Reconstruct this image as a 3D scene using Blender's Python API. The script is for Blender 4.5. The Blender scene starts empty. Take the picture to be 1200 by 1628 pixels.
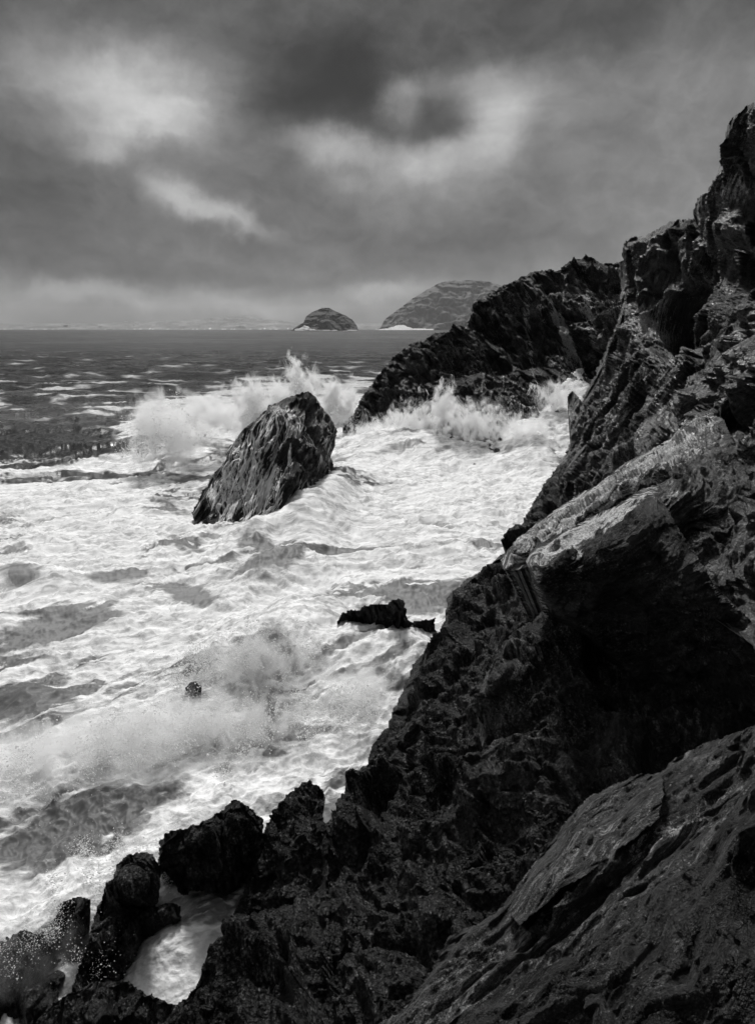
import bpy, math
import numpy as np
from math import radians as R

# ------------------------------------------------------------------ camera
sc = bpy.context.scene
F_PX, CX, CY, HOR, CAM_H = 1266.2, 600.0, 814.0, 523.0, 9.0
PITCH = math.atan((CY - HOR) / F_PX)
cam_d = bpy.data.cameras.new("camera")
cam_d.sensor_fit = 'VERTICAL'; cam_d.sensor_height = 36.0; cam_d.sensor_width = 36.0
cam_d.lens = 36.0 * F_PX / 1628.0
cam_d.clip_start = 0.1; cam_d.clip_end = 60000
cam = bpy.data.objects.new("camera", cam_d)
sc.collection.objects.link(cam)
cam.location = (0, 0, CAM_H)
cam.rotation_euler = (math.pi / 2 - PITCH, 0, 0)
sc.camera = cam

sc.view_settings.view_transform = 'Standard'
sc.view_settings.look = 'None'
sc.view_settings.gamma = 1.0
sc.view_settings.use_curve_mapping = False
sc.view_settings.exposure = 0.4
sc.cycles.use_denoising = True
sc.cycles.max_bounces = 12
sc.cycles.transmission_bounces = 4
sc.cycles.diffuse_bounces = 10
sc.cycles.glossy_bounces = 2
sc.cycles.transparent_max_bounces = 12
sc.cycles.volume_bounces = 6
sc.cycles.volume_step_rate = 0.5
sc.cycles.use_adaptive_sampling = True
sc.cycles.adaptive_threshold = 0.02

SUN_EL, SUN_AZ = 52.0, -6.0          # azimuth from +Y towards +X
# ------------------------------------------------------------------ node helper
class NT:
    def __init__(s, tree):
        s.t = tree; s.n = tree.nodes; s.l = tree.links
    def node(s, typ, **kw):
        n = s.n.new(typ)
        for k, v in kw.items():
            if k == 'ins':
                for kk, vv in v.items():
                    if hasattr(vv, 'is_output') or isinstance(vv, bpy.types.NodeSocket):
                        s.l.new(vv, n.inputs[kk])
                    else:
                        n.inputs[kk].default_value = vv
            else:
                setattr(n, k, v)
        return n
    def m(s, op, a, b=None, c=None, clamp=False):
        n = s.n.new('ShaderNodeMath'); n.operation = op; n.use_clamp = clamp
        for i, x in enumerate((a, b, c)):
            if x is None: continue
            if isinstance(x, bpy.types.NodeSocket): s.l.new(x, n.inputs[i])
            else: n.inputs[i].default_value = x
        return n.outputs[0]
    def ramp(s, x, lo, hi, a=0.0, b=1.0, smooth=True):
        n = s.n.new('ShaderNodeMapRange')
        n.interpolation_type = 'SMOOTHSTEP' if smooth else 'LINEAR'
        s.l.new(x, n.inputs['Value'])
        for k, v in (('From Min', lo), ('From Max', hi), ('To Min', a), ('To Max', b)):
            if isinstance(v, bpy.types.NodeSocket): s.l.new(v, n.inputs[k])
            else: n.inputs[k].default_value = v
        return n.outputs[0]
    def mapping(s, vec, scale=(1, 1, 1), rot=(0, 0, 0), loc=(0, 0, 0)):
        n = s.n.new('ShaderNodeMapping')
        s.l.new(vec, n.inputs['Vector'])
        n.inputs['Scale'].default_value = scale
        n.inputs['Rotation'].default_value = rot
        n.inputs['Location'].default_value = loc
        return n.outputs[0]
    def noise(s, vec, scale, detail=5, rough=0.55, dist=0.0, col=False):
        n = s.n.new('ShaderNodeTexNoise')
        s.l.new(vec, n.inputs['Vector'])
        n.inputs['Scale'].default_value = scale
        n.inputs['Detail'].default_value = detail
        n.inputs['Roughness'].default_value = rough
        n.inputs['Distortion'].default_value = dist
        return n.outputs['Color' if col else 'Fac']
    def vor(s, vec, scale, feature='F1', rand=1.0):
        n = s.n.new('ShaderNodeTexVoronoi'); n.feature = feature
        s.l.new(vec, n.inputs['Vector'])
        n.inputs['Scale'].default_value = scale
        n.inputs['Randomness'].default_value = rand
        return n.outputs['Distance']

# ------------------------------------------------------------------ pixel <-> world
cP, sP = math.cos(PITCH), math.sin(PITCH)
def rays(u, v):
    u = np.asarray(u, float); v = np.asarray(v, float)
    y = -(v - CY) / F_PX
    return np.stack([(u - CX) / F_PX + 0 * y, cP + y * sP + 0 * u, -sP + y * cP + 0 * u], -1)
def at(u, v, Y):
    d = rays(u, v)
    return d * (np.asarray(Y, float) / d[..., 1])[..., None] + np.array([0, 0, CAM_H])
def on_z(u, v, z=0.0):
    d = rays(u, v)
    return d * ((z - CAM_H) / d[..., 2])[..., None] + np.array([0, 0, CAM_H])
def yz(u, v, h):
    return float(on_z(u, v, h)[1])
def hts(L):
    """control points given as (u, v, height above the sea)"""
    return [(u, v, yz(u, v, h)) for (u, v, h) in L]
def proj(P):
    q = P - np.array([0, 0, CAM_H])
    fw = q[:, 1] * cP - q[:, 2] * sP
    up = q[:, 1] * sP + q[:, 2] * cP
    fw = np.maximum(fw, 0.05)
    return CX + F_PX * q[:, 0] / fw, CY - F_PX * up / fw

# ------------------------------------------------------------------ world: overcast sky
def az_el(u, v):
    d = rays(u, v); d = d / np.linalg.norm(d)
    return math.atan2(d[0], d[1]), math.asin(d[2])
world = bpy.data.worlds.new("World"); sc.world = world; world.use_nodes = True
w = NT(world.node_tree); w.n.clear()
tc = w.node('ShaderNodeTexCoord').outputs['Generated']
nz1 = w.node('ShaderNodeVectorMath', operation='SUBTRACT', ins={0: w.noise(tc, 3.2, 6, 0.6, 0.3, True), 1: (0.5, 0.5, 0.5)}).outputs[0]
wd = w.node('ShaderNodeVectorMath', operation='MULTIPLY_ADD', ins={0: nz1, 1: (0.085, 0.085, 0.075), 2: tc}).outputs[0]
nz2 = w.node('ShaderNodeVectorMath', operation='SUBTRACT', ins={0: w.noise(tc, 14, 5, 0.6, 0.0, True), 1: (0.5, 0.5, 0.5)}).outputs[0]
wd = w.node('ShaderNodeVectorMath', operation='MULTIPLY_ADD', ins={0: nz2, 1: (0.045, 0.045, 0.045), 2: wd}).outputs[0]
sp = w.node('ShaderNodeSeparateXYZ', ins={0: wd}).outputs
AZ = w.m('ARCTAN2', sp[0], sp[1])
EL = w.m('ARCSINE', sp[2], clamp=False)
sp0 = w.node('ShaderNodeSeparateXYZ', ins={0: tc}).outputs
val = w.ramp(sp0[2], 0.42, 0.85, 0.41, 0.70)
# (photo u, v, half width, half height, brightness change, tilt deg)
CLOUDS = [
    (600, 15, 900, 70, -0.08, 0), (180, 160, 140, 65, 0.25, 8), (245, 190, 70, 26, 0.16, 0), (120, 120, 90, 28, 0.10, 0), (290, 150, 60, 40, 0.08, 0),
    (180, 240, 40, 16, 0.10, 0), (300, 308, 60, 20, 0.22, 22), (350, 335, 60, 12, 0.10, 25), (235, 260, 60, 26, -0.08, 0),
    (465, 122, 75, 54, -0.13, 0), (545, 115, 58, 46, -0.14, 0), (500, 162, 95, 30, -0.10, 0), (425, 150, 50, 50, -0.05, 0), (578, 150, 32, 30, -0.06, 0),
    (380, 200, 70, 50, -0.06, 0), (680, 188, 56, 24, -0.11, 0), (722, 198, 34, 20, -0.09, 0), (690, 165, 40, 16, -0.06, 0), (640, 200, 60, 14, -0.06, 0), (700, 90, 160, 34, -0.05, 0),
    (626, 150, 26, 26, 0.15, -30), (670, 130, 60, 14, 0.07, 0), (785, 170, 52, 58, 0.17, 0), (770, 150, 70, 26, 0.03, 0), (800, 200, 34, 40, 0.08, 0), (860, 140, 60, 40, 0.05, 0),
    (500, 215, 60, 20, 0.16, 5), (590, 235, 110, 26, 0.15, 0), (710, 255, 80, 28, 0.14, -8), (690, 290, 90, 26, 0.07, 0), (545, 285, 34, 14, 0.12, 0),
    (30, 260, 110, 160, -0.11, 0), (60, 130, 40, 40, -0.06, 0), (90, 420, 220, 45, -0.05, 0), (480, 330, 120, 50, -0.07, 0), (620, 380, 240, 50, -0.03, 0), (620, 330, 120, 24, 0.05, 0), (380, 350, 90, 14, 0.10, 10), (170, 240, 30, 12, 0.06, 0),
    (1030, 320, 160, 190, 0.05, 0), (1050, 140, 120, 60, 0.03, 0), (950, 60, 130, 40, -0.06, 0), (840, 340, 110, 60, -0.04, 0), (1080, 60, 40, 60, 0.05, 0),
    (160, 466, 90, 12, 0.14, 0), (350, 480, 120, 13, 0.09, 0), (600, 468, 60, 15, 0.15, 0), (600, 474, 900, 26, 0.08, 0), (300, 440, 300, 10, -0.04, 0),
    (0, 505, 250, 14, 0.0, 0),
]
for (u, v, su, sv, a, tilt) in CLOUDS:
    a0, e0 = az_el(u, v)
    cx_, sx_ = math.cos(R(tilt)), math.sin(R(tilt))
    da = w.m('SUBTRACT', AZ, a0); de = w.m('SUBTRACT', EL, e0)
    p = w.m('ADD', w.m('MULTIPLY', da, cx_ * F_PX / su), w.m('MULTIPLY', de, -sx_ * F_PX / su))
    q = w.m('ADD', w.m('MULTIPLY', da, sx_ * F_PX / sv), w.m('MULTIPLY', de, cx_ * F_PX / sv))
    r2 = w.m('ADD', w.m('MULTIPLY', p, p), w.m('MULTIPLY', q, q))
    g = w.m('POWER', 2.718, w.m('MULTIPLY', w.m('POWER', r2, 1.3), -0.75))
    val = w.m('MULTIPLY_ADD', g, a, val)
flat = w.mapping(tc, (1, 1, 2.2))
detail = w.m('SUBTRACT', w.noise(flat, 4.0, 9, 0.55, 0.8), 0.5)
val = w.m('MULTIPLY_ADD', detail, 0.30, val)
billow = w.m('ABSOLUTE', w.m('SUBTRACT', w.noise(w.mapping(wd, (1, 1, 1.7)), 9.0, 7, 0.55, 0.3), 0.5))
val = w.m('MULTIPLY_ADD', w.m('SUBTRACT', 0.07, billow), 0.36, val)
val = w.m('MULTIPLY_ADD', w.m('SUBTRACT', w.noise(wd, 30.0, 5, 0.6, 0.4), 0.5), 0.12, val)
val = w.m('MAXIMUM', val, 0.12)
lin = w.m('POWER', val, 2.2)
sky = w.node('ShaderNodeTexSky'); sky.sky_type = 'NISHITA'; sky.sun_disc = False
sky.sun_elevation = R(SUN_EL); sky.sun_rotation = R(SUN_AZ)
bw = w.node('ShaderNodeRGBToBW', ins={0: sky.outputs[0]}).outputs[0]
SKY_STRENGTH = 0.1
tot = w.m('MULTIPLY_ADD', bw, 0.03, w.m('MULTIPLY', lin, 0.72 / SKY_STRENGTH))
bg = w.node('ShaderNodeBackground', ins={'Color': tot, 'Strength': SKY_STRENGTH})
wo = w.node('ShaderNodeOutputWorld'); w.l.new(bg.outputs[0], wo.inputs['Surface'])

# ------------------------------------------------------------------ sun
sd = bpy.data.lights.new("sun", 'SUN'); sd.energy = 2.7; sd.angle = R(10); sd.color = (1.0, 0.995, 0.985)
sun = bpy.data.objects.new("sun", sd); sc.collection.objects.link(sun)
sun.rotation_euler = (R(90 - SUN_EL), 0, R(180 - SUN_AZ))
import mathutils
_sd = mathutils.Vector((math.sin(R(SUN_AZ)) * math.cos(R(SUN_EL)), math.cos(R(SUN_AZ)) * math.cos(R(SUN_EL)), math.sin(R(SUN_EL))))
sun.rotation_euler = _sd.to_track_quat('Z', 'Y').to_euler()
sun.location = (0, 0, 60)

# ------------------------------------------------------------------ numpy noise
rng = np.random.default_rng(7)
_ph = rng.random((4096, 3)).astype(np.float32)
_gr = rng.normal(size=(4096, 3)).astype(np.float32); _gr /= np.linalg.norm(_gr, axis=1)[:, None]
def hsh(ix, iy, iz, seed=0):
    h = (ix * 73856093) ^ (iy * 19349663) ^ (iz * 83492791) ^ (seed * 2654435)
    h = (h ^ (h >> 13)) * 1274126177
    return ((h ^ (h >> 16)) & 4095).astype(np.int32)
def perlin(P, seed=0):
    P = P.astype(np.float32)
    out = np.empty(len(P), np.float32)
    for s in range(0, len(P), 200000):
        p = P[s:s + 200000]
        i = np.floor(p).astype(np.int64); f = p - i
        f = f.astype(np.float32)
        t = f * f * f * (f * (f * 6 - 15) + 10)
        acc = 0
        for dx in (0, 1):
            wx = t[:, 0] if dx else 1 - t[:, 0]
            for dy in (0, 1):
                wy = t[:, 1] if dy else 1 - t[:, 1]
                for dz in (0, 1):
                    wz = t[:, 2] if dz else 1 - t[:, 2]
                    g = _gr[hsh(i[:, 0] + dx, i[:, 1] + dy, i[:, 2] + dz, seed)]
                    acc = acc + wx * wy * wz * ((f[:, 0] - dx) * g[:, 0] + (f[:, 1] - dy) * g[:, 1] + (f[:, 2] - dz) * g[:, 2])
        out[s:s + 200000] = acc * 1.6
    return out
def fbm(P, octs=4, gain=0.5, seed=0, lac=2.03, ridged=False, spacing=None, size=1.0):
    """size = metres per noise cell of the first octave; spacing = local vertex spacing used to fade fine octaves"""
    a, tot, s = 1.0, 0.0, 1.0 / size
    for k in range(octs):
        n = perlin(P * s, seed + k)
        if ridged: n = 1 - 2 * np.abs(n) ** 0.8
        if spacing is not None: n = n * np.clip((1.0 / s) / (2.0 * spacing) - 0.5, 0, 1)
        tot = tot + a * n; a *= gain; s *= lac
    return tot
def facet(P, seed=0, tilt=0.6, step=0.35):
    """blocky fractured relief: each cell is a randomly tilted, randomly raised plane"""
    P = P.astype(np.float32)
    out = np.empty(len(P), np.float32); edge = np.empty(len(P), np.float32)
    for s in range(0, len(P), 200000):
        p = P[s:s + 200000]
        b = np.floor(p - 0.5).astype(np.int64)
        best = np.full(len(p), 9e9, np.float32); sec = best.copy(); val = np.zeros(len(p), np.float32); va2 = val.copy()
        for dx in (0, 1):
            for dy in (0, 1):
                for dz in (0, 1):
                    c = b + np.array([dx, dy, dz])
                    h = hsh(c[:, 0], c[:, 1], c[:, 2], seed)
                    q = p - (c + 0.5 + (_ph[h] - 0.5) * 0.85).astype(np.float32)
                    d = (q * q).sum(1)
                    g = _gr[(h * 7 + 3) & 4095]
                    vv = (q * g).sum(1) * tilt + (_ph[(h * 5 + 1) & 4095, 0] - 0.5) * step
                    m = d < best; m2 = (~m) & (d < sec)
                    va2 = np.where(m, val, np.where(m2, vv, va2))
                    sec = np.where(m, best, np.where(m2, d, sec))
                    val = np.where(m, vv, val); best = np.where(m, d, best)
        ed = np.sqrt(sec) - np.sqrt(best); wv = 0.5 + 0.5 * np.clip(ed / 0.14, 0, 1)
        out[s:s + 200000] = val * wv + va2 * (1 - wv)
        edge[s:s + 200000] = ed
    return out, edge
def layers(Q, size, seed, cellr=0.0):
    """stepped bedding: plates of random height, each with a tilted face"""
    t = Q[:, 2] / size + 0.9 * perlin(Q / (size * np.array([14.0, 7.0, 5.0])), seed) + cellr
    k = np.floor(t).astype(np.int64); fr = t - k
    r = _ph[hsh(k, k * 0 + 3, k * 0 + 5, seed)]
    wd = 0.5 + 0.5 * r[:, 1]
    return (r[:, 0] - 0.5) * 1.1 + (fr ** 1.5 - 0.4) * wd
def frame(L, T):
    L = np.array(L, float); L /= np.linalg.norm(L)
    T = np.array(T, float); T -= L * T.dot(L); T /= np.linalg.norm(T)
    return np.stack([L, np.cross(T, L), T])          # rows: long, wide, thin
def sstep(x, a, b):
    t = np.clip((x - a) / (b - a), 0, 1); return t * t * (3 - 2 * t)
def blobs(u, v, L):
    o = np.zeros(len(u))
    for (bu, bv, su, sv, a, *r) in L:
        t = R(r[0]) if r else 0
        du, dv = u - bu, v - bv
        p = (du * math.cos(t) + dv * math.sin(t)) / su; q = (-du * math.sin(t) + dv * math.cos(t)) / sv
        o += a * np.exp(-(p * p + q * q) ** 1.25)
    return o

# ------------------------------------------------------------------ mesh building
def make_mesh(name, V, faces, mat, parent=None, smooth=True, attrs=None, kind=None, label=None, cat=None, group=None):
    me = bpy.data.meshes.new(name)
    V = np.asarray(V, np.float32); k = faces.shape[1]
    me.vertices.add(len(V)); me.vertices.foreach_set('co', V.ravel())
    me.loops.add(faces.size); me.loops.foreach_set('vertex_index', faces.astype(np.int32).ravel())
    me.polygons.add(len(faces)); me.polygons.foreach_set('loop_start', np.arange(0, faces.size, k, dtype=np.int32))
    if smooth: me.polygons.foreach_set('use_smooth', np.ones(len(faces), bool))
    me.update(calc_edges=True); me.validate()
    for an, av in (attrs or {}).items():
        a = me.attributes.new(an, 'FLOAT', 'POINT'); a.data.foreach_set('value', np.asarray(av, np.float32))
    me.materials.append(mat)
    o = bpy.data.objects.new(name, me); sc.collection.objects.link(o)
    if parent: o.parent = parent
    if kind: o['kind'] = kind
    if label: o['label'] = label
    if cat: o['category'] = cat
    if group: o['group'] = group
    return o

def rbf_fit(ctrl):
    c = np.array(ctrl, float); X = c[:, :2] / 500.0; y = 1.0 / c[:, 2]; n = len(c)
    K = np.linalg.norm(X[:, None] - X[None], axis=2)
    Pm = np.c_[np.ones(n), X]
    A = np.zeros((n + 3, n + 3)); A[:n, :n] = K; A[:n, n:] = Pm; A[n:, :n] = Pm.T
    sol = np.linalg.solve(A, np.r_[y, 0, 0, 0])
    lo, hi = y.min() * 0.85, y.max() * 1.15
    def f(u, v):
        Q = np.stack([u, v], -1) / 500.0
        o = np.empty(len(Q))
        for s in range(0, len(Q), 100000):
            q = Q[s:s + 100000]
            o[s:s + 100000] = np.linalg.norm(q[:, None] - X[None], axis=2) @ sol[:n] + np.c_[np.ones(len(q)), q] @ sol[n:]
        return 1.0 / np.clip(o, lo, hi)
    return f

def rough_outline(pts, amp, seed, step=3.0, scale=26.0):
    """closed outline, densified and roughened with midpoint style noise (amp in photo pixels)"""
    P = np.array(pts, float); Q = np.roll(P, -1, 0); out = []
    for a, b in zip(P, Q):
        n = max(1, int(np.linalg.norm(b - a) / step))
        t = np.arange(n)[:, None] / n
        out.append(a + (b - a) * t)
    O = np.concatenate(out)
    N = np.roll(O, -1, 0) - np.roll(O, 1, 0); N = np.stack([N[:, 1], -N[:, 0]], 1); N /= np.linalg.norm(N, axis=1)[:, None] + 1e-6
    q = np.c_[O / scale, np.full(len(O), seed * 3.3)]
    d = perlin(q, seed) * 0.5 + (1 - 2 * np.abs(perlin(q * 2.3, seed + 1))) * 0.35 + perlin(q * 5.1, seed + 2) * 0.35 + perlin(q * 10, seed + 3) * 0.2
    return O + N * (d * amp)[:, None]

def inside(gu, gv, O):
    """even-odd scanline test on a lattice: gu (nx), gv (ny) -> mask (ny, nx)"""
    A = O; B = np.roll(O, -1, 0)
    M = np.zeros((len(gv), len(gu)), bool)
    for j, y in enumerate(gv):
        c = (A[:, 1] <= y) != (B[:, 1] <= y)
        if not c.any(): continue
        xs = np.sort(A[c, 0] + (y - A[c, 1]) / (B[c, 1] - A[c, 1]) * (B[c, 0] - A[c, 0]))
        M[j] = (np.searchsorted(xs, gu) % 2) == 1
    return M

def relief(name, outline, ctrl, mat, sp=2.0, edge_amp=3.0, seed=1, thick=4.0, strata=None, cells=((1.0, 0.3),), aniso=(3.0, 1.5, 0.5),
           rough=((0.4, 0.06),), lay=(), dents=(), tilt=0.9, step=0.3, up=False, nrm_w=0.65, attrs_fn=None, hole_fn=None, lift=0.0, back_drop=0.8, warp=0.22, **kw):
    """a rock modelled as a solid: its visible side follows `ctrl` (pixel u, v, forward distance in metres) and is fractured by
    world-space facets; its rim is carried back round `thick` metres to give it a body"""
    O = rough_outline(outline, edge_amp, seed)
    gu = np.arange(O[:, 0].min() - sp, O[:, 0].max() + sp, sp); gv = np.arange(O[:, 1].min() - sp, O[:, 1].max() + sp, sp)
    M = inside(gu, gv, O)
    f = rbf_fit(ctrl)
    cell = M[:-1, :-1] & M[1:, :-1] & M[:-1, 1:] & M[1:, 1:]
    use = np.zeros_like(M); use[:-1, :-1] |= cell; use[1:, :-1] |= cell; use[:-1, 1:] |= cell; use[1:, 1:] |= cell
    idx = -np.ones(M.shape, np.int64); idx[use] = np.arange(use.sum())
    jj, ii = np.nonzero(use)
    u = gu[ii]; v = gv[jj]
    Y = f(u, v)
    P = at(u, v, Y)
    S = frame(*strata) if strata else np.eye(3)
    Q = P @ S.T
    Wp = np.stack([perlin(P / (cells[0][0] * 1.2), seed + 50 + k) for k in range(3)], 1) * cells[0][0] * warp * 0.5
    Q = Q + Wp
    disp = np.zeros(len(P)); crack = np.ones(len(P))
    for k, (size, amp) in enumerate(cells):
        q = Q / (np.array(aniso) * size)
        fv, ed = facet(q, seed * 11 + k, tilt, step)
        disp += fv * amp
        crack = np.minimum(crack, ed * (1.0 + 0.0 * k) + k * 0.06)
        disp -= np.exp(-(ed / 0.05) ** 2) * amp * 0.12
    for k, (size, amp) in enumerate(lay):
        q = Q / (np.array(aniso) * size * 5.0)
        fc, _ = facet(q, seed * 13 + 40 + k, 0.0, 3.0)
        msk = np.clip(0.65 + 1.2 * perlin(P / (size * 9), seed + 33 + k), 0.05, 1.3)
        disp += layers(Q, size, seed + 90 + k, fc) * amp * msk
    for k, (size, amp) in enumerate(rough):
        disp += (fbm(Q / np.array([2.2, 1.2, 0.7]), 4, 0.55, seed + 70 + 5 * k, size=size)) * amp
        disp += np.maximum(fbm(P + 7.7, 4, 0.6, seed + 170 + 5 * k, size=size * 1.7, ridged=True), -0.5) * amp * 0.5
    disp += lift - blobs(u, v, dents)
    d = rays(u, v); dn = d / np.linalg.norm(d, axis=1)[:, None]
    if up:
        dn = np.tile([0.0, 0.0, -1.0], (len(P), 1))
    else:
        Bm = np.zeros((M.shape[0], M.shape[1], 3)); Bm[use] = P
        Mf = use.astype(float); k = max(3, int(22 / sp)); C = np.pad(Mf, k).cumsum(0).cumsum(1)
        C = np.pad(C, ((1, 0), (1, 0)))
        w_ = 2 * k + 1
        bl = (C[w_:, w_:] - C[:-w_, w_:] - C[w_:, :-w_] + C[:-w_, :-w_])[:M.shape[0], :M.shape[1]] / w_ ** 2
        wgt = sstep(bl[use], 0.62, 0.98) * nrm_w
        e = 3.0
        pu = at(u + e, v, f(u + e, v)) - at(u - e, v, f(u - e, v)); pv = at(u, v + e, f(u, v + e)) - at(u, v - e, f(u, v - e))
        N = np.cross(pu, pv); N /= np.linalg.norm(N, axis=1)[:, None] + 1e-9
        N *= np.where((N * dn).sum(1) < 0, -1, 1)[:, None]           # into the rock
        dn = dn * (1 - wgt)[:, None] + N * wgt[:, None]
        dn /= np.linalg.norm(dn, axis=1)[:, None]
    P2 = P - dn * disp[:, None]
    jc, ic = np.nonzero(cell)
    F = np.stack([idx[jc, ic], idx[jc + 1, ic], idx[jc + 1, ic + 1], idx[jc, ic + 1]], 1)
    if hole_fn is not None:
        keep = ~hole_fn(u, v, P)[F].any(1)
        F = F[keep]
    attrs = attrs_fn(u, v, P, disp, crack) if attrs_fn else {}
    attrs.setdefault('crack', crack)
    front = dict(u=u, v=v, P=P2.copy(), n=dn, F=F.copy(), P0=P, idx=idx, gu=gu, gv=gv, sp=sp, disp=disp)
    if thick > 0 and hole_fn is None:
        E = np.concatenate([F[:, [0, 1]], F[:, [1, 2]], F[:, [2, 3]], F[:, [3, 0]]])
        key = np.sort(E, 1); kk = key[:, 0] * len(P) + key[:, 1]
        _, inv, cnt = np.unique(kk, return_inverse=True, return_counts=True)
        B = E[cnt[inv] == 1]
        bi = np.unique(B); mp = -np.ones(len(P), np.int64); mp[bi] = np.arange(len(bi))
        cu, cv = u.mean(), v.mean()
        Vs = [P2]; base = bi; n0 = len(P)
        rel = [attrs[a] for a in attrs]
        prev = lambda x: x
        prevmap = bi
        Fs = [F]
        ring_prev_idx = bi.copy()
        for (shr, dist) in ((0.012, 0.12), (0.05, 0.35), (0.16, 0.7), (0.4, 1.0)):
            uu = u[bi] + (cu - u[bi]) * shr; vv = v[bi] + (cv - v[bi]) * shr
            r = rays(uu, vv)
            Yb = P2[bi, 1] + thick * dist
            q = r * (Yb / r[:, 1])[:, None] + np.array([0, 0, CAM_H])
            q[:, 2] -= thick * back_drop * dist ** 2
            Vs.append(q)
            new = n0 + np.arange(len(bi))
            a = ring_prev_idx[mp[B[:, 0]]]; b = ring_prev_idx[mp[B[:, 1]]]
            c = new[mp[B[:, 1]]]; e = new[mp[B[:, 0]]]
            Fs.append(np.stack([b, a, e, c], 1))
            ring_prev_idx = new; n0 += len(bi)
        P2 = np.concatenate(Vs); F = np.concatenate(Fs)
        for a in attrs: attrs[a] = np.concatenate([attrs[a]] + [np.asarray(attrs[a])[bi]] * 4)
    F = F[:, ::-1]
    # outward = towards the viewer's side
    return make_mesh(name, P2, F, mat, attrs=attrs, **kw), front

# ------------------------------------------------------------------ materials
def new_mat(name):
    m = bpy.data.materials.new(name); m.use_nodes = True
    t = NT(m.node_tree); t.n.clear()
    out = t.node('ShaderNodeOutputMaterial')
    return m, t, out
def rot_of(strata):
    S = mathutils.Matrix(frame(*strata).tolist())
    return S
def strat_coord(t, pos, strata):
    S = frame(*strata)
    o = []
    for r in S:
        o.append(t.node('ShaderNodeVectorMath', operation='DOT_PRODUCT', ins={0: pos, 1: tuple(r)}).outputs['Value'])
    c = t.node('ShaderNodeCombineXYZ', ins={0: o[0], 1: o[1], 2: o[2]}).outputs[0]
    return c
def rock_mat(name, strata, s=1.0, base=0.028, pale=0.12, rough=(0.42, 0.8), bump=1.0, mussel=0.0, spec=0.22, runoff=None):
    """s = metres of the coarse grain"""
    m, t, out = new_mat(name)
    pos = t.node('ShaderNodeNewGeometry').outputs['Position']
    sc_ = strat_coord(t, pos, strata)
    st = t.mapping(sc_, (0.4, 0.8, 1.7))
    n1 = t.noise(st, 1.0 / s, 9, 0.66, 0.1)
    n2 = t.noise(st, 5.0 / s, 8, 0.7, 0.0)
    n3 = t.noise(pos, 0.35 / s, 4, 0.5)
    n4 = t.noise(pos, 16 / s, 4, 0.6)
    n5 = t.noise(t.mapping(sc_, (0.16, 0.6, 3.2)), 2.6 / s, 7, 0.68, 0.3)
    a_pale_lit = t.node('ShaderNodeAttribute', attribute_name='pale').outputs['Fac']
    a_cr = t.node('ShaderNodeAttribute', attribute_name='crack').outputs['Fac']
    # albedo: dark slate, pale beds and painted highlights of lit faces, lichen flecks
    e = t.m('ADD', t.m('ADD', t.m('MULTIPLY', t.m('SUBTRACT', n1, 0.5), 6.5), t.m('MULTIPLY', t.m('SUBTRACT', n2, 0.5), 8.5)), t.m('MULTIPLY', t.m('SUBTRACT', n4, 0.5), 6.0))
    e = t.m('ADD', e, t.m('MULTIPLY', t.m('SUBTRACT', n5, 0.5), 5.0))
    col = t.m('MULTIPLY', t.m('POWER', 2.718, e), base)
    col = t.m('MULTIPLY', col, t.ramp(n3, 0.3, 0.7, 0.55, 1.4))
    col = t.m('MINIMUM', col, 0.26)
    cw = t.node('ShaderNodeVectorMath', operation='MULTIPLY_ADD', ins={0: t.noise(pos, 2.0 / s, 4, 0.6, 0, True), 1: (0.5 * s, 0.5 * s, 0.5 * s), 2: st}).outputs[0]
    vc = t.vor(cw, 1.1 / s, 'DISTANCE_TO_EDGE'); vd = t.vor(cw, 3.7 / s, 'DISTANCE_TO_EDGE')
    crk = t.m('MULTIPLY', t.ramp(vc, 0.0, 0.035), t.ramp(vd, 0.0, 0.05, 0.45, 1.0))
    col = t.m('MULTIPLY', col, t.m('MULTIPLY_ADD', crk, 0.75, 0.25))
    fleck = t.m('MULTIPLY', t.ramp(n4, 0.58, 0.68), t.ramp(n3, 0.45, 0.62))
    col = t.m('MULTIPLY_ADD', fleck, base * 2.5, col)
    pm = t.m('MULTIPLY', t.ramp(t.m('ADD', a_pale_lit, t.m('ADD', t.m('MULTIPLY', t.m('SUBTRACT', n2, 0.5), 1.6), t.m('MULTIPLY', t.m('SUBTRACT', n5, 0.5), 3.4))), 0.25, 0.6), t.ramp(a_pale_lit, 0.02, 0.2))
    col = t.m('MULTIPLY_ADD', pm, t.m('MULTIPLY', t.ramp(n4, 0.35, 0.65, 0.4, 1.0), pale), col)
    if runoff:
        ro = strat_coord(t, pos, runoff)
        rn = t.noise(t.mapping(ro, (0.30, 1.6, 2.6)), 2.0, 9, 0.74, 0.3)
        ra = t.node('ShaderNodeAttribute', attribute_name='runoff').outputs['Fac']
        rm = t.ramp(t.m('ADD', t.m('SUBTRACT', ra, 0.5), t.m('MULTIPLY', t.m('SUBTRACT', rn, 0.5), 4.2)), 0.06, 0.30)
        rm = t.m('MULTIPLY', rm, t.ramp(ra, 0.02, 0.15))
        col = t.m('ADD', t.m('MULTIPLY', col, t.m('SUBTRACT', 1.0, rm)), t.m('MULTIPLY', rm, t.ramp(n4, 0.3, 0.7, 0.75, 0.95)))
    rg = t.m('ADD', t.ramp(n2, 0.3, 0.7, rough[0] * 0.5, rough[1] * 0.5), t.ramp(n3, 0.45, 0.6, rough[0] * 0.3, rough[1] * 0.5))
    if mussel:
        mv = t.vor(t.mapping(pos, (1, 1, 0.75)), 1.0 / mussel, 'F1')
        mv2 = t.vor(pos, 2.3 / mussel, 'F1')
        mm = t.ramp(t.node('ShaderNodeAttribute', attribute_name='mussel').outputs['Fac'], 0.25, 0.7)
        col = t.m('MULTIPLY', col, t.m('SUBTRACT', 1.0, t.m('MULTIPLY', mm, t.ramp(mv, 0.2, 0.6, -0.25, 0.65))))
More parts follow.
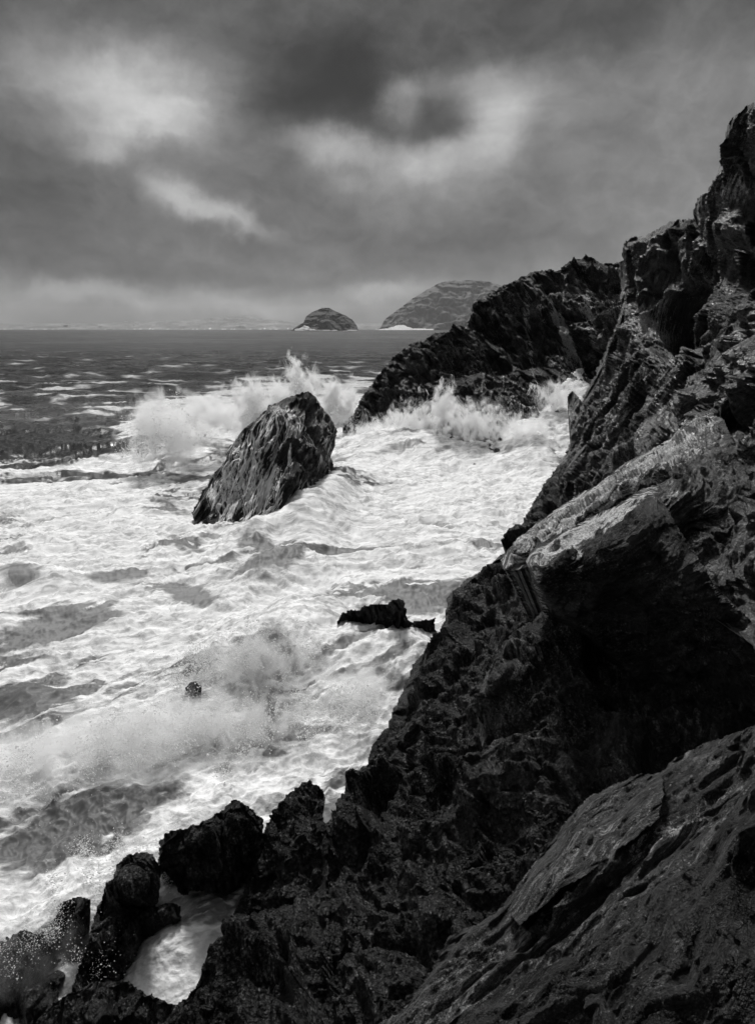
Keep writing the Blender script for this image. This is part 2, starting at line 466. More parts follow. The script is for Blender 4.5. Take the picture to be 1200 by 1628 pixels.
    hgt = t.m('ADD', t.m('ADD', t.m('MULTIPLY', n1, 0.40 * s), t.m('MULTIPLY', n5, 0.22 * s)), t.m('MULTIPLY', n2, 0.22 * s))
    hgt = t.m('ADD', hgt, t.m('MULTIPLY', n4, 0.035 * s))
    hgt = t.m('ADD', hgt, t.m('MULTIPLY', crk, 0.035 * s))
    b = t.node('ShaderNodeBump', ins={'Height': hgt, 'Strength': min(1.0, bump), 'Distance': 1.0})
    nrm = b.outputs[0]
    if mussel:
        hm = t.m('MULTIPLY', t.m('ADD', t.m('MULTIPLY', mv, -0.9 * mussel), t.m('MULTIPLY', mv2, -0.35 * mussel)), mm)
        nrm = t.node('ShaderNodeBump', ins={'Height': hm, 'Strength': 1.0, 'Distance': 1.0, 'Normal': nrm}).outputs[0]
    p = t.node('ShaderNodeBsdfPrincipled', ins={'Base Color': t.node('ShaderNodeCombineColor', ins={0: col, 1: col, 2: col}).outputs[0],
                                                'Roughness': rg, 'Specular IOR Level': t.ramp(t.m('ADD', n3, t.m('MULTIPLY', t.m('SUBTRACT', n2, 0.5), 0.8)), 0.45, 0.62, spec * 1.6, spec * 0.25), 'Normal': nrm})
    t.l.new(p.outputs[0], out.inputs['Surface'])
    return m

ST_FAR = ((0.50, 0.15, -0.85), (0.85, 0.25, 0.5))       # bedding on the headland: plates dip steeply to the right
ST_MID = ((0.55, 0.60, 0.50), (-0.62, -0.15, 0.75))     # bedding on the near cliff: ledges climb away to the right
ST_UP = ((0.25, 0.35, 0.85), (-0.85, 0.2, 0.35))
ST_LOW = ((0.15, 0.30, -0.90), (0.9, 0.15, 0.2))

ST_STACK = ((-0.25, -0.70, -0.67), (0.95, -0.1, -0.3))
M_head = rock_mat('slate_headland', ST_FAR, 1.6, 0.032, 0.60)
M_up = rock_mat('slate_upper_cliff', ST_UP, 1.1, 0.042, 0.42, rough=(0.3, 0.75), spec=0.42)
M_mid = rock_mat('slate_ledges', ST_MID, 0.55, 0.036, 0.80, rough=(0.3, 0.75), spec=0.42)
M_mid2 = rock_mat('slate_slanted_slabs', ST_MID, 0.9, 0.046, 0.50, rough=(0.3, 0.75), spec=0.42)
M_low = rock_mat('mussel_covered_slate', ST_LOW, 0.45, 0.027, 0.14, mussel=0.055)
M_block = rock_mat('dark_block_slate', ST_MID, 0.35, 0.016, 0.8)
M_slab = rock_mat('foreground_slate', ST_MID, 0.20, 0.040, 0.34)
M_fore = rock_mat('mossy_foreground_slate', ST_MID, 0.2, 0.021, 0.1, mussel=0.014)
M_stack = rock_mat('sea_stack_rock', ST_STACK, 0.6, 0.017, 0.1, rough=(0.25, 0.6), spec=0.35, runoff=ST_STACK)
M_ledge = rock_mat('wave_washed_slate', ST_FAR, 0.9, 0.019, 0.1, rough=(0.25, 0.6), runoff=((-0.05, -0.89, -0.45), (1, 0, 0)))
M_head2 = rock_mat('slate_headland_tip', ST_FAR, 1.6, 0.032, 0.60, runoff=((-0.05, -0.68, -0.73), (1, 0, 0)))
M_wet = rock_mat('wet_black_rock', ST_LOW, 0.6, 0.019, 0.1, rough=(0.25, 0.6))

def water_mat(name, s=1.0, transl=False):
    m, t, out = new_mat(name)
    geo = t.node('ShaderNodeNewGeometry'); pos = geo.outputs['Position']
    foam = t.node('ShaderNodeAttribute', attribute_name='foam').outputs['Fac']
    aer = t.node('ShaderNodeAttribute', attribute_name='aer').outputs['Fac']
    fine = t.node('ShaderNodeAttribute', attribute_name='fine').outputs['Fac']
    wv = t.node('ShaderNodeVectorMath', operation='MULTIPLY_ADD', ins={0: t.noise(pos, 0.22, 3, 0.5, 0, True), 1: (3.2, 3.2, 1.5), 2: pos}).outputs[0]
    wv = t.node('ShaderNodeVectorMath', operation='MULTIPLY_ADD', ins={0: t.noise(pos, 1.1, 3, 0.55, 0, True), 1: (0.7, 0.7, 0.3), 2: wv}).outputs[0]
    st = t.mapping(t.mapping(wv, (1, 1, 1), (0, 0, -0.45)), (0.35, 1, 1))
    n1 = t.noise(st, 2.6 / s, 8, 0.62, 0.2)
    ve = t.m('ABSOLUTE', t.m('SUBTRACT', t.noise(st, 1.1 / s, 6, 0.6, 0.3), 0.5))
    vein = t.ramp(ve, 0.0, 0.05, 1.0, 0.0)
    n2 = t.noise(pos, 26.0 / s, 4, 0.7, 0.4)
    nn = t.m('ADD', t.m('MULTIPLY', t.m('SUBTRACT', n1, 0.5), 1.0), t.m('MULTIPLY', t.m('SUBTRACT', n2, 0.5), 0.2))
    nn = t.m('MULTIPLY', nn, fine)
    cov = t.ramp(t.m('ADD', foam, nn), 0.18, 0.78)
    wcol = t.m('ADD', 0.012, t.m('MULTIPLY', t.m('POWER', aer, 1.6), 0.42))
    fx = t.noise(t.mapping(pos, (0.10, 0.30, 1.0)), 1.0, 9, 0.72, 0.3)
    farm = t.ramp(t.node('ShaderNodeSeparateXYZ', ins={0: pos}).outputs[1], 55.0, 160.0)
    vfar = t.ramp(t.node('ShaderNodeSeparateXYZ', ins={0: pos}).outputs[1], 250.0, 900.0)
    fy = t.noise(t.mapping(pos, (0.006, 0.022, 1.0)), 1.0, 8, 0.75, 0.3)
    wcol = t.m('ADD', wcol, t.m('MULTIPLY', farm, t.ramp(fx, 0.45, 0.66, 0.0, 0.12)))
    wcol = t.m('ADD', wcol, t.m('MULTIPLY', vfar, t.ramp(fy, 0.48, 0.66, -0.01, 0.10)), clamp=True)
    wcol = t.m('MULTIPLY', wcol, t.ramp(n1, 0.2, 0.8, 0.7, 1.3))
    fcol = t.m('MULTIPLY', t.ramp(n1, 0.32, 0.66, 0.62, 0.93), t.ramp(n2, 0.3, 0.7, 0.88, 0.97))
    fcol = t.m('MULTIPLY', fcol, t.m('SUBTRACT', 1.0, t.m('MULTIPLY', vein, 0.32)))
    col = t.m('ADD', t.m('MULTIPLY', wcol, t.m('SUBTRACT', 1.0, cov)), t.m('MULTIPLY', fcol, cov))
    rg = t.m('ADD', 0.26, t.m('MULTIPLY', t.m('MAXIMUM', cov, aer), 0.55), clamp=True)
    hgt = t.m('ADD', t.m('MULTIPLY', n1, 0.06 * s), t.m('MULTIPLY', n2, 0.012 * s))
    hgt = t.m('MULTIPLY', hgt, t.m('MULTIPLY_ADD', cov, 0.7, 0.3))
    hgt = t.m('ADD', hgt, t.m('MULTIPLY', farm, t.m('MULTIPLY', fx, 2.6)))
    b = t.node('ShaderNodeBump', ins={'Height': hgt, 'Strength': 0.9, 'Distance': 1.0})
    p = t.node('ShaderNodeBsdfPrincipled', ins={'Base Color': t.node('ShaderNodeCombineColor', ins={0: col, 1: col, 2: col}).outputs[0],
                                                'Roughness': rg, 'IOR': 1.33, 'Specular IOR Level': t.m('MULTIPLY_ADD', farm, -0.20, 0.32), 'Normal': b.outputs[0]})
    t.l.new(p.outputs[0], out.inputs['Surface'])
    return m
M_sea = water_mat('sea_water')
M_surge = water_mat('surging_foam', 1.0)
def spray_mat():
    m, t, out = new_mat('spray_droplets')
    d = t.node('ShaderNodeBsdfDiffuse', ins={'Color': (0.99, 0.99, 0.99, 1)})
    tr = t.node('ShaderNodeBsdfTranslucent', ins={'Color': (0.99, 0.99, 0.99, 1)})
    mx = t.node('ShaderNodeMixShader', ins={0: 0.65, 1: d.outputs[0], 2: tr.outputs[0]})
    t.l.new(mx.outputs[0], out.inputs['Surface'])
    return m
M_spray = spray_mat()

# ------------------------------------------------------------------ the sea
def seg(a, b, s): return np.arange(a, b, s)
gu = np.concatenate([seg(-2600, -600, 80), seg(-600, -120, 14), seg(-120, 960, 1.6), seg(960, 1300, 12), seg(1300, 3600, 80)])
gv = np.concatenate([HOR + np.array([0.6, 0.75, 0.9, 1.2, 1.6, 2.0, 2.5, 3.1]), seg(HOR + 3.7, HOR + 60, 0.7), seg(HOR + 60, 1640, 1.4), seg(1640, 2300, 10)])
UU, VV = np.meshgrid(gu, gv)
uu, vv = UU.ravel(), VV.ravel()
P0 = on_z(uu, vv, 0.0)
dist = P0[:, 1]
spc = np.clip(dist ** 2 / (CAM_H * F_PX) * 1.2, 0.012, 1e4)       # row spacing in metres
spx = np.sqrt(spc * np.clip(dist * 1.6 / F_PX, 0.01, 1e4))        # mean spacing

XY = P0.copy(); XY[:, 2] = 0
# broken flow: warp coordinates so that foam lines swirl
wA = np.stack([perlin(XY / 9.0 + 3.1, 201), perlin(XY / 9.0 + 7.7, 202), 0 * dist], 1) * 2.6
wB = np.stack([perlin(XY / 2.6 + 1.1, 203), perlin(XY / 2.6 + 5.7, 204), 0 * dist], 1) * 0.9
FLOW = frame((0.86, 0.5, 0), (-0.5, 0.86, 0))
wN = np.interp(dist, [10, 45], [0.28, 1.0])[:, None]
XW = (XY + wA * wN + wB * wN)
XF = XW @ FLOW.T
# foam coverage, read off the photograph (0 = dark water, 1 = solid white), tied to where it lies on the sea
base = np.interp(vv, [523, 545, 575, 600, 640, 700, 760, 820, 900, 1000, 1100, 1250, 1350, 1450, 1640],
                     [0.10, 0.10, 0.14, 0.20, 0.26, 0.28, 0.48, 0.66, 0.52, 0.54, 0.68, 0.56, 0.50, 0.54, 0.48])
FOAM = [
    (120, 690, 150, 45, -0.28), (60, 738, 110, 14, -0.22), (100, 650, 140, 12, 0.12), (110, 608, 200, 12, 0.06),
    (275, 680, 80, 40, 0.5), (400, 648, 150, 30, 0.6, -12), (560, 660, 50, 40, 0.6), (565, 612, 26, 7, 0.6),
    (150, 820, 210, 55, 0.30), (268, 800, 60, 22, -0.6), (300, 750, 30, 12, -0.3), (150, 735, 60, 8, 0.15),
    (700, 740, 160, 80, 0.42), (660, 830, 170, 60, 0.30), (520, 880, 120, 50, 0.18), (600, 700, 70, 30, 0.4), (860, 680, 60, 60, 0.5),
    (35, 922, 55, 22, -0.55), (185, 915, 75, 14, -0.50), (445, 907, 75, 16, -0.62, -8), (330, 950, 60, 15, -0.45, 10), (560, 945, 60, 20, -0.2),
    (690, 950, 75, 22, -0.45, -8), (85, 990, 110, 28, -0.45, -8), (60, 970, 90, 12, -0.1), (200, 978, 60, 8, -0.2), (60, 1045, 50, 12, -0.3),
    (330, 1030, 150, 40, 0.25, -25), (30, 1130, 60, 22, -0.75), (110, 1105, 60, 12, -0.6, -10), (430, 1060, 45, 25, -0.7, -35), (410, 1120, 45, 14, -0.6), (305, 1092, 14, 8, -0.6),
    (560, 1100, 110, 35, -0.28), (250, 1170, 300, 50, 0.25, -10), (560, 1180, 100, 24, 0.1), (440, 1188, 40, 8, -0.4),
    (130, 1262, 90, 16, -0.16, -15), (70, 1330, 130, 40, -0.10, -15), (60, 1310, 70, 12, -0.25, -20), (180, 1290, 60, 10, -0.25, -25), (250, 1270, 150, 30, -0.12, -12), (60, 1390, 80, 12, -0.25, -10), (500, 1215, 70, 14, -0.3),
    (250, 1335, 190, 20, 0.55, -33), (120, 1430, 110, 36, 0.35, -30), (450, 1235, 60, 16, 0.5, -15), (20, 1520, 90, 90, 0.1),
    (320, 1470, 120, 60, 0.06, -40), (230, 1540, 60, 30, 0.25, -30),
]
cov = np.clip(base + blobs(uu, vv, FOAM), 0.0, 1.1); cov = np.where(cov > 0.6, 0.6 + (cov - 0.6) * 0.55, cov)
pat = fbm(XF / np.array([3.4, 1, 1]), 6, 0.56, 220, size=2.6, spacing=spx * 0.8)
net = fbm(XF / np.array([1.8, 1, 1]), 4, 0.6, 240, size=1.5, ridged=True, spacing=spx * 0.8)
far = fbm(np.c_[XY[:, 0] / 1.5, XY[:, 1], XY[:, 2]], 5, 0.7, 260, size=6.0, spacing=spx * 1.2)
nearw = sstep(-dist, -90, -45)
pv = np.where(True, (pat * 0.75 + net * 0.30) * nearw + far * 1.1 * (1 - nearw), 0)
# heights
chop = fbm(XF / np.array([1.6, 1, 1]), 5, 0.55, 300, size=5.5, ridged=True, spacing=spx)
chop2 = fbm(XW, 4, 0.62, 320, size=1.4, ridged=True, spacing=spx)
big = fbm(XF / np.array([1.5, 1, 1]) + 50, 3, 0.55, 270, size=8.0)
lace = fbm(XF / np.array([2.0, 1, 1]) + 20, 3, 0.55, 280, size=1.3, ridged=True, spacing=spx * 0.7)
pv = pv / 0.55
cov = cov + (big * 0.34 + (chop - chop.mean()) * 0.10) * sstep(-dist, -120, -60) * np.clip(cov * 2, 0, 1)
u01 = 0.5 + 0.5 * np.tanh(pv * 0.9)
thr = 1.0 - cov
foam = sstep(u01, thr - 0.24, thr + 0.34)
lace2 = fbm(XW / np.array([1.4, 1, 1]) + 40, 4, 0.6, 290, size=0.55, ridged=True, spacing=spx * 0.8)
lc = np.maximum(sstep(lace, 0.95, 1.45), sstep(lace2, 0.9, 1.8) * 0.7 * sstep(-dist, -32, -16)) * sstep(cov, 0.12, 0.35) * sstep(-dist, -56, -40)
foam = np.maximum(foam, lc * 0.95)
foam = np.where(cov < 0.02, 0, foam)
aer = np.clip(sstep(cov + 0.15 * pv, 0.1, 0.95) * 0.8, 0, 1); aer = np.maximum(aer, np.interp(dist, [9, 15, 19, 36, 52], [0.52, 0.50, 0.60, 0.60, 0.0]) * (0.9 + 0.25 * np.clip(big, -1, 1)))
swell = perlin(np.c_[XY[:, 0] / 38, XY[:, 1] / 16, 0 * dist], 340) * 0.9 * sstep(dist, 40, 110) + perlin(np.c_[XY[:, 0] / 14, XY[:, 1] / 7, 0 * dist], 341) * 0.35 * sstep(dist, 25, 60)
swell *= np.clip(9.0 / (1.5 * spc), 0, 1)
z = swell + chop * np.interp(dist, [0, 12, 25, 60, 200], [0.14, 0.17, 0.20, 0.22, 0.40]) + chop2 * np.interp(dist, [0, 15, 40, 120], [0.05, 0.085, 0.10, 0.10])
HEIGHT = [
    (590, 1040, 100, 40, 0.6, -6), (420, 1030, 150, 45, 0.9, -25), (650, 1060, 50, 40, 0.4),
    (560, 1125, 120, 16, -0.35), (250, 1140, 300, 60, 0.45, -10), (280, 1335, 220, 46, 0.22, -33), (120, 1440, 120, 50, 0.22, -30),
    (60, 715, 150, 18, 0.25), (270, 700, 90, 30, 0.7), (400, 650, 180, 30, 0.8), (680, 712, 140, 20, 1.6), (850, 712, 60, 26, 2.0), (510, 815, 60, 36, 1.3, -38), (400, 860, 40, 14, .35),
    (560, 770, 50, 40, 0.5), (430, 905, 90, 20, 0.35, -25), (430, 848, 80, 22, 0.7, -25), (300, 790, 50, 30, -0.3), (445, 900, 90, 20, 0.35), (50, 915, 80, 14, 0.3), (40, 1110, 70, 24, 0.35),
    (310, 1470, 120, 70, 0.35, -40),
]
hb = blobs(uu, vv, HEIGHT)
z += hb
tex = fbm(XW, 5, 0.68, 360, size=0.55, ridged=True, spacing=spx * 0.7)
tex2 = np.abs(fbm(XW + 31, 4, 0.6, 380, size=1.6, spacing=spx * 0.7))
z -= np.average(z - hb, weights=(dist < 100) * spc * (np.abs(XY[:, 0]) < 40)) - (-0.12)
z += foam * ((tex - tex.mean()) * 0.018 + (tex2 - 0.3) * 0.10) * np.interp(dist, [8, 30, 80], [0.8, 1.3, 1.2]) 
Ps = P0.copy(); Ps[:, 2] = z
nu, nv = len(gu), len(gv)
id_ = np.arange(nu * nv).reshape(nv, nu)
Fs = np.stack([id_[1:, :-1], id_[1:, 1:], id_[:-1, 1:], id_[:-1, :-1]], -1).reshape(-1, 4)
fine = np.interp(dist, [0, 20, 60, 150, 400], [1.0, 1.0, 0.7, 0.35, 0.1]) * np.clip(np.maximum(0.25 + 1.5 * cov, 0.75 * sstep(-dist, -32, -16)), 0, 1)
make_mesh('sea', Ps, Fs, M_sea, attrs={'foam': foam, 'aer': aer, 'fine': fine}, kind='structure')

# ------------------------------------------------------------------ rocks
def pale_fn(L, base=0.0, mussel=None, runoff=()):  # L: pale rock beds plus painted highlights on lit faces
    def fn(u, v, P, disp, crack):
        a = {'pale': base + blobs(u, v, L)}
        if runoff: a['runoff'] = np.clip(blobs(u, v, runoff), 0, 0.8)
        if mussel is not None: a['mussel'] = np.clip(mussel(u, v, P), 0, 1)
        return a
    return fn

# far headland, back ridge
relief('headland', [(700, 600), (720, 545), (742, 512), (752, 484), (775, 468), (800, 455), (825, 440), (852, 430), (885, 432), (905, 418), (932, 403), (952, 418), (975, 420), (1000, 410), (1080, 400), (1120, 500), (1120, 760), (860, 790), (760, 720)],
       [(700, 600, 76), (750, 490, 80), (850, 430, 82), (930, 404, 84), (1000, 412, 84), (1100, 400, 80), (1110, 700, 60), (800, 560, 78), (740, 560, 76), (860, 590, 71), (930, 590, 73), (900, 520, 76), (960, 500, 72), (1000, 520, 66), (860, 480, 80), (900, 460, 80), (800, 700, 64), (900, 700, 62), (810, 490, 79)],
       M_head, sp=1.6, edge_amp=6, seed=3, thick=16, strata=ST_FAR, cells=((5.0, 2.4), (2.0, 1.3), (0.8, 0.6), (0.35, 0.2)), aniso=(2.4, 1.2, 0.5), rough=((1.2, 0.25),),
       lay=((0.9, 0.35),), attrs_fn=pale_fn([(940, 500, 10, 45, 0.55, -22), (890, 520, 6, 50, 0.7, -25), (838, 530, 5, 55, 0.55, -5), (905, 535, 5, 40, 0.7, -20), (965, 470, 20, 8, 0.4), (900, 575, 25, 30, 0.35), (855, 500, 8, 30, 0.25, -35), (1020, 515, 18, 20, 0.9)]),  # narrow pale blobs paint lit streaks beside the pale beds
       kind='structure')
# tip of the headland
_, FR_TIP = relief('headland_tip', [(541, 700), (548, 675), (562, 655), (580, 625), (600, 600), (612, 580), (632, 562), (655, 545), (672, 541), (690, 528), (712, 530), (722, 512), (735, 518), (762, 530), (790, 552), (815, 580), (850, 600), (850, 760), (700, 780), (541, 740)],
       [(541, 700, 70), (600, 600, 73), (655, 545, 72), (720, 516, 72), (790, 555, 70), (840, 600, 67), (840, 750, 58), (560, 740, 67), (700, 770, 58), (620, 680, 67), (690, 640, 65), (650, 600, 69), (720, 590, 68.5), (700, 560, 69.5), (760, 620, 65.5), (745, 575, 69)],
       M_head2, sp=1.6, edge_amp=5, seed=5, thick=9, strata=ST_FAR, cells=((3.0, 1.3), (1.2, 0.8), (0.5, 0.35)), aniso=(2.4, 1.2, 0.5), rough=((1.0, 0.2),),
       lay=((0.7, 0.28),), dents=[(800, 580, 30, 16, 1.5)], attrs_fn=pale_fn([(770, 600, 30, 20, 0.15)], runoff=[(578, 684, 26, 10, .6, -35), (655, 648, 26, 22, .6), (717, 622, 6, 28, .75, 15), (622, 675, 50, 16, .6)]), kind='structure')
# low ledges where the surf drains
_, FR_LEDGE = relief('wave_washed_ledge', [(640, 690), (648, 640), (665, 615), (690, 606), (720, 600), (760, 594), (800, 600), (850, 585), (905, 590), (925, 604), (900, 612), (872, 640), (857, 652), (850, 680), (828, 700), (812, 726), (800, 760), (760, 780), (660, 760)],
       [(640, 690, 63), (690, 610, 66), (760, 600, 66), (850, 588, 69), (925, 600, 71), (870, 640, 65), (810, 720, 57), (790, 770, 52), (680, 760, 55), (740, 660, 61), (800, 650, 61), (830, 640, 64), (770, 700, 58)],
       M_ledge, sp=1.5, edge_amp=7, seed=8, thick=5, strata=ST_FAR, cells=((2.4, 0.9), (1.0, 0.4), (0.4, 0.14)), aniso=(2.6, 1.3, 0.7), rough=((0.8, 0.12),),
       lay=(), attrs_fn=pale_fn([], runoff=[(705, 650, 10, 40, .75, 20), (740, 662, 40, 24, .6), (790, 665, 34, 26, .55), (846, 618, 7, 30, .7), (830, 645, 22, 26, .5), (800, 600, 4, 26, .6), (775, 705, 22, 30, .5), (670, 650, 18, 30, .6), (868, 622, 14, 12, .5)]), kind='structure')
# upper cliff on the right
relief('upper_cliff', [(985, 440), (992, 384), (1010, 378), (1030, 372), (1050, 362), (1075, 352), (1092, 352), (1104, 345), (1104, 318), (1126, 302), (1138, 282), (1148, 262), (1149, 225), (1158, 195), (1178, 175), (1205, 160), (1290, 125), (1500, 90), (1700, 500), (1500, 1000), (1000, 980), (880, 800), (884, 745), (905, 705), (915, 660), (935, 615), (960, 560), (985, 500)],
       [(990, 385, 55), (1030, 375, 53), (1090, 352, 47), (1110, 310, 44), (1148, 260, 40), (1160, 195, 37), (1205, 160, 34), (1300, 125, 28), (1600, 300, 14), (1000, 500, 50), (1060, 430, 46), (1075, 510, 42), (1040, 560, 38), (1120, 440, 37), (1180, 330, 34), (1200, 450, 26), (960, 600, 52), (940, 650, 48), (905, 710, 48), (884, 750, 43), (980, 680, 34), (1040, 640, 30), (1000, 740, 25), (1120, 620, 22), (1200, 600, 18), (1120, 540, 31), (1300, 700, 11), (1500, 900, 7), (1000, 950, 14), (900, 850, 24)],
       M_up, sp=1.6, edge_amp=7, seed=13, thick=14, strata=ST_UP, nrm_w=0.4, cells=((4.5, 2.2), (2.0, 1.4), (0.9, 0.6), (0.4, 0.26), (0.18, 0.1)), aniso=(1.9, 1.2, 0.65), rough=((0.9, 0.2),),
       lay=((0.5, 0.2),), dents=[(1075, 510, 34, 60, 6, 10), (1150, 430, 40, 50, 3), (1010, 470, 10, 50, 2), (1060, 400, 10, 40, 1.5)], attrs_fn=pale_fn([(1020, 512, 16, 24, 1.0, 30), (1045, 470, 5, 26, 0.6, 8), (1165, 300, 26, 20, 0.45), (1060, 580, 30, 26, 0.28), (1000, 660, 40, 30, 0.25), (985, 690, 40, 25, 0.35), (1110, 590, 8, 30, 0.3, 20)]),
       kind='structure')
relief('pointed_rock', [(902, 645), (902, 628), (910, 621), (930, 642), (948, 662), (958, 720), (950, 790), (900, 780), (908, 705)],
       [(902, 630, 47), (912, 622, 47), (945, 665, 46), (955, 780, 40), (905, 770, 42), (925, 680, 44.5)],
       M_up, sp=1.5, edge_amp=3, seed=17, thick=3, strata=ST_UP, cells=((1.2, 0.5), (0.5, 0.25)), rough=((0.5, 0.1),),
       attrs_fn=pale_fn([(905, 670, 4, 30, 0.5)]), label='pointed dark rock leaning beside the white surge gully at the cliff foot', cat='rock')
relief('slanted_slabs', [(850, 835), (862, 790), (884, 765), (905, 735), (922, 712), (950, 690), (975, 655), (1004, 640), (1036, 606), (1060, 590), (1090, 560), (1125, 548), (1132, 600), (1118, 660), (1080, 700), (1040, 730), (1000, 760), (940, 800), (880, 850)],
       [(850, 835, 32), (884, 765, 38), (922, 712, 38), (975, 655, 34), (1036, 606, 31), (1125, 548, 26), (1132, 600, 20), (1118, 660, 17.5), (1040, 730, 18.5), (940, 800, 21.5), (880, 850, 24), (930, 760, 27), (1000, 700, 25), (1060, 640, 23.5)],
       M_mid2, sp=1.5, edge_amp=6, seed=53, thick=5, strata=ST_MID, cells=((2.4, 1.5), (1.0, 0.7), (0.45, 0.3), (0.2, 0.1)), aniso=(3.6, 1.5, 0.45), rough=((0.7, 0.12),), nrm_w=0.5,
       lay=((0.6, 0.35), (0.22, 0.14)), attrs_fn=pale_fn([(985, 690, 40, 16, 0.5, -35), (1060, 610, 30, 14, 0.35, -40), (1090, 640, 40, 8, 0.4, -40)]), kind='structure')
# right-hand rounded strata
relief('rounded_strata', [(1040, 760), (1062, 700), (1078, 640), (1092, 600), (1120, 585), (1132, 545), (1150, 530), (1172, 508), (1205, 486), (1300, 450), (1500, 420), (1650, 800), (1500, 1250), (1150, 1000)],
       [(1050, 750, 20), (1085, 620, 20), (1130, 560, 18), (1200, 488, 15.5), (1300, 450, 13), (1550, 600, 8), (1160, 620, 16), (1200, 640, 14), (1120, 720, 15.5), (1200, 800, 10), (1180, 900, 8.8), (1300, 1000, 6.8), (1500, 1200, 5), (1130, 980, 8.8), (1150, 680, 14.5)],
       M_mid, sp=1.7, edge_amp=5, seed=19, thick=6, strata=ST_MID, cells=((1.8, 1.1), (0.8, 0.6), (0.35, 0.26), (0.15, 0.1)), aniso=(2.2, 1.5, 0.6), rough=((0.6, 0.14),),
       lay=((0.3, 0.12),), attrs_fn=pale_fn([(1110, 690, 40, 20, 0.3, -30)]), kind='structure')
# main lower cliff down to the water
WL = [(120, 1760), (200, 1680), (262, 1628), (300, 1585), (330, 1540), (352, 1500), (372, 1450), (395, 1405), (430, 1360), (470, 1330), (520, 1310), (545, 1285), (570, 1238), (590, 1190), (618, 1150), (640, 1100), (655, 1060), (690, 1018), (708, 985), (712, 945), (740, 925), (775, 900), (800, 880), (822, 842), (850, 795), (868, 765), (885, 742)]
relief('lower_cliff', WL + [(900, 725), (960, 700), (1050, 690), (1150, 700), (1300, 800), (1600, 1100), (1700, 1900), (120, 1900)],
       [(120, 1760, 7.2), (262, 1628, yz(262, 1628, .6)), (330, 1540, yz(330, 1540, .6)), (395, 1400, yz(395, 1400, .7)), (540, 1290, yz(540, 1290, .7)), (620, 1150, yz(620, 1150, .8)), (700, 1010, yz(700, 1010, .9)), (712, 945, yz(712, 945, 1)), (800, 880, yz(800, 880, 1.2)), (850, 790, 36), (885, 742, 42), (500, 1500, 8.2), (480, 1400, 10.4), (600, 1400, 8.8), (700, 1300, 9.4), (640, 1240, 12.5), (800, 1200, 10), (760, 1080, 13.5), (900, 1100, 10.5), (800, 1000, 16), (880, 930, 16), (900, 880, 18), (950, 800, 22), (1000, 740, 22), (1100, 700, 18), (600, 1600, 6.4), (1200, 760, 12), (1200, 900, 9.4), (1100, 1000, 9.4), (1000, 1100, 9.6), (1200, 1200, 6.8), (1000, 1300, 7.4), (800, 1500, 6.4), (500, 1650, 6.5), (1500, 1300, 4.5), (1500, 1850, 3.2), (600, 1850, 4.6), (300, 1850, 6)],
       M_low, sp=1.7, edge_amp=7, seed=23, thick=5, strata=ST_LOW, cells=((2.2, 1.1), (0.9, 0.5), (0.36, 0.17), (0.15, 0.055)), aniso=(4.5, 1.1, 0.8), rough=((0.45, 0.09),),
       lay=(), attrs_fn=pale_fn([], mussel=lambda u, v, P: 1.3 - sstep(P[:, 2], 2.5, 4.8) + 0.4 * perlin(P / 0.8, 91)), kind='structure')
# buttress under the big block
relief('buttress', [(868, 960), (848, 982), (822, 1000), (795, 1035), (770, 1068), (758, 1110), (756, 1150), (764, 1190), (742, 1260), (735, 1330), (700, 1400), (720, 1500), (660, 1620), (900, 1760), (1500, 1700), (1500, 1100), (1100, 980), (950, 950)],
       [(868, 962, 10.2), (822, 1000, 10.6), (770, 1068, 10.8), (757, 1150, 10.2), (742, 1260, 9.2), (735, 1330, 8.6), (700, 1400, 8.0), (720, 1500, 6.9), (900, 1700, 4.6), (870, 1080, 9.4), (850, 1200, 8.4), (900, 1020, 9.6), (980, 1100, 9.2), (1100, 1180, 8.2), (800, 1350, 7.7), (900, 1400, 6.6), (1000, 1250, 7.4), (1200, 1200, 7.0), (1400, 1400, 5), (1100, 1000, 9.2), (1400, 1150, 6.5), (820, 1060, 9.4), (800, 1180, 8.9)],
       M_low, sp=1.7, edge_amp=6, seed=29, thick=2.5, strata=ST_LOW, cells=((1.3, 0.6), (0.5, 0.26), (0.22, 0.1), (0.1, 0.035)), aniso=(4.0, 1.2, 0.8), rough=((0.3, 0.06),),
       attrs_fn=pale_fn([(980, 1060, 10, 60, 0.5, -38), (1090, 1150, 25, 14, 0.5, 35), (830, 1040, 40, 30, 0.3), (775, 1120, 12, 50, 0.35)], mussel=lambda u, v, P: sstep(v + 40 * perlin(P / 0.5, 92), 1180, 1330)), kind='structure')  # slim pale blob paints the lit highlight of the left-facing rib
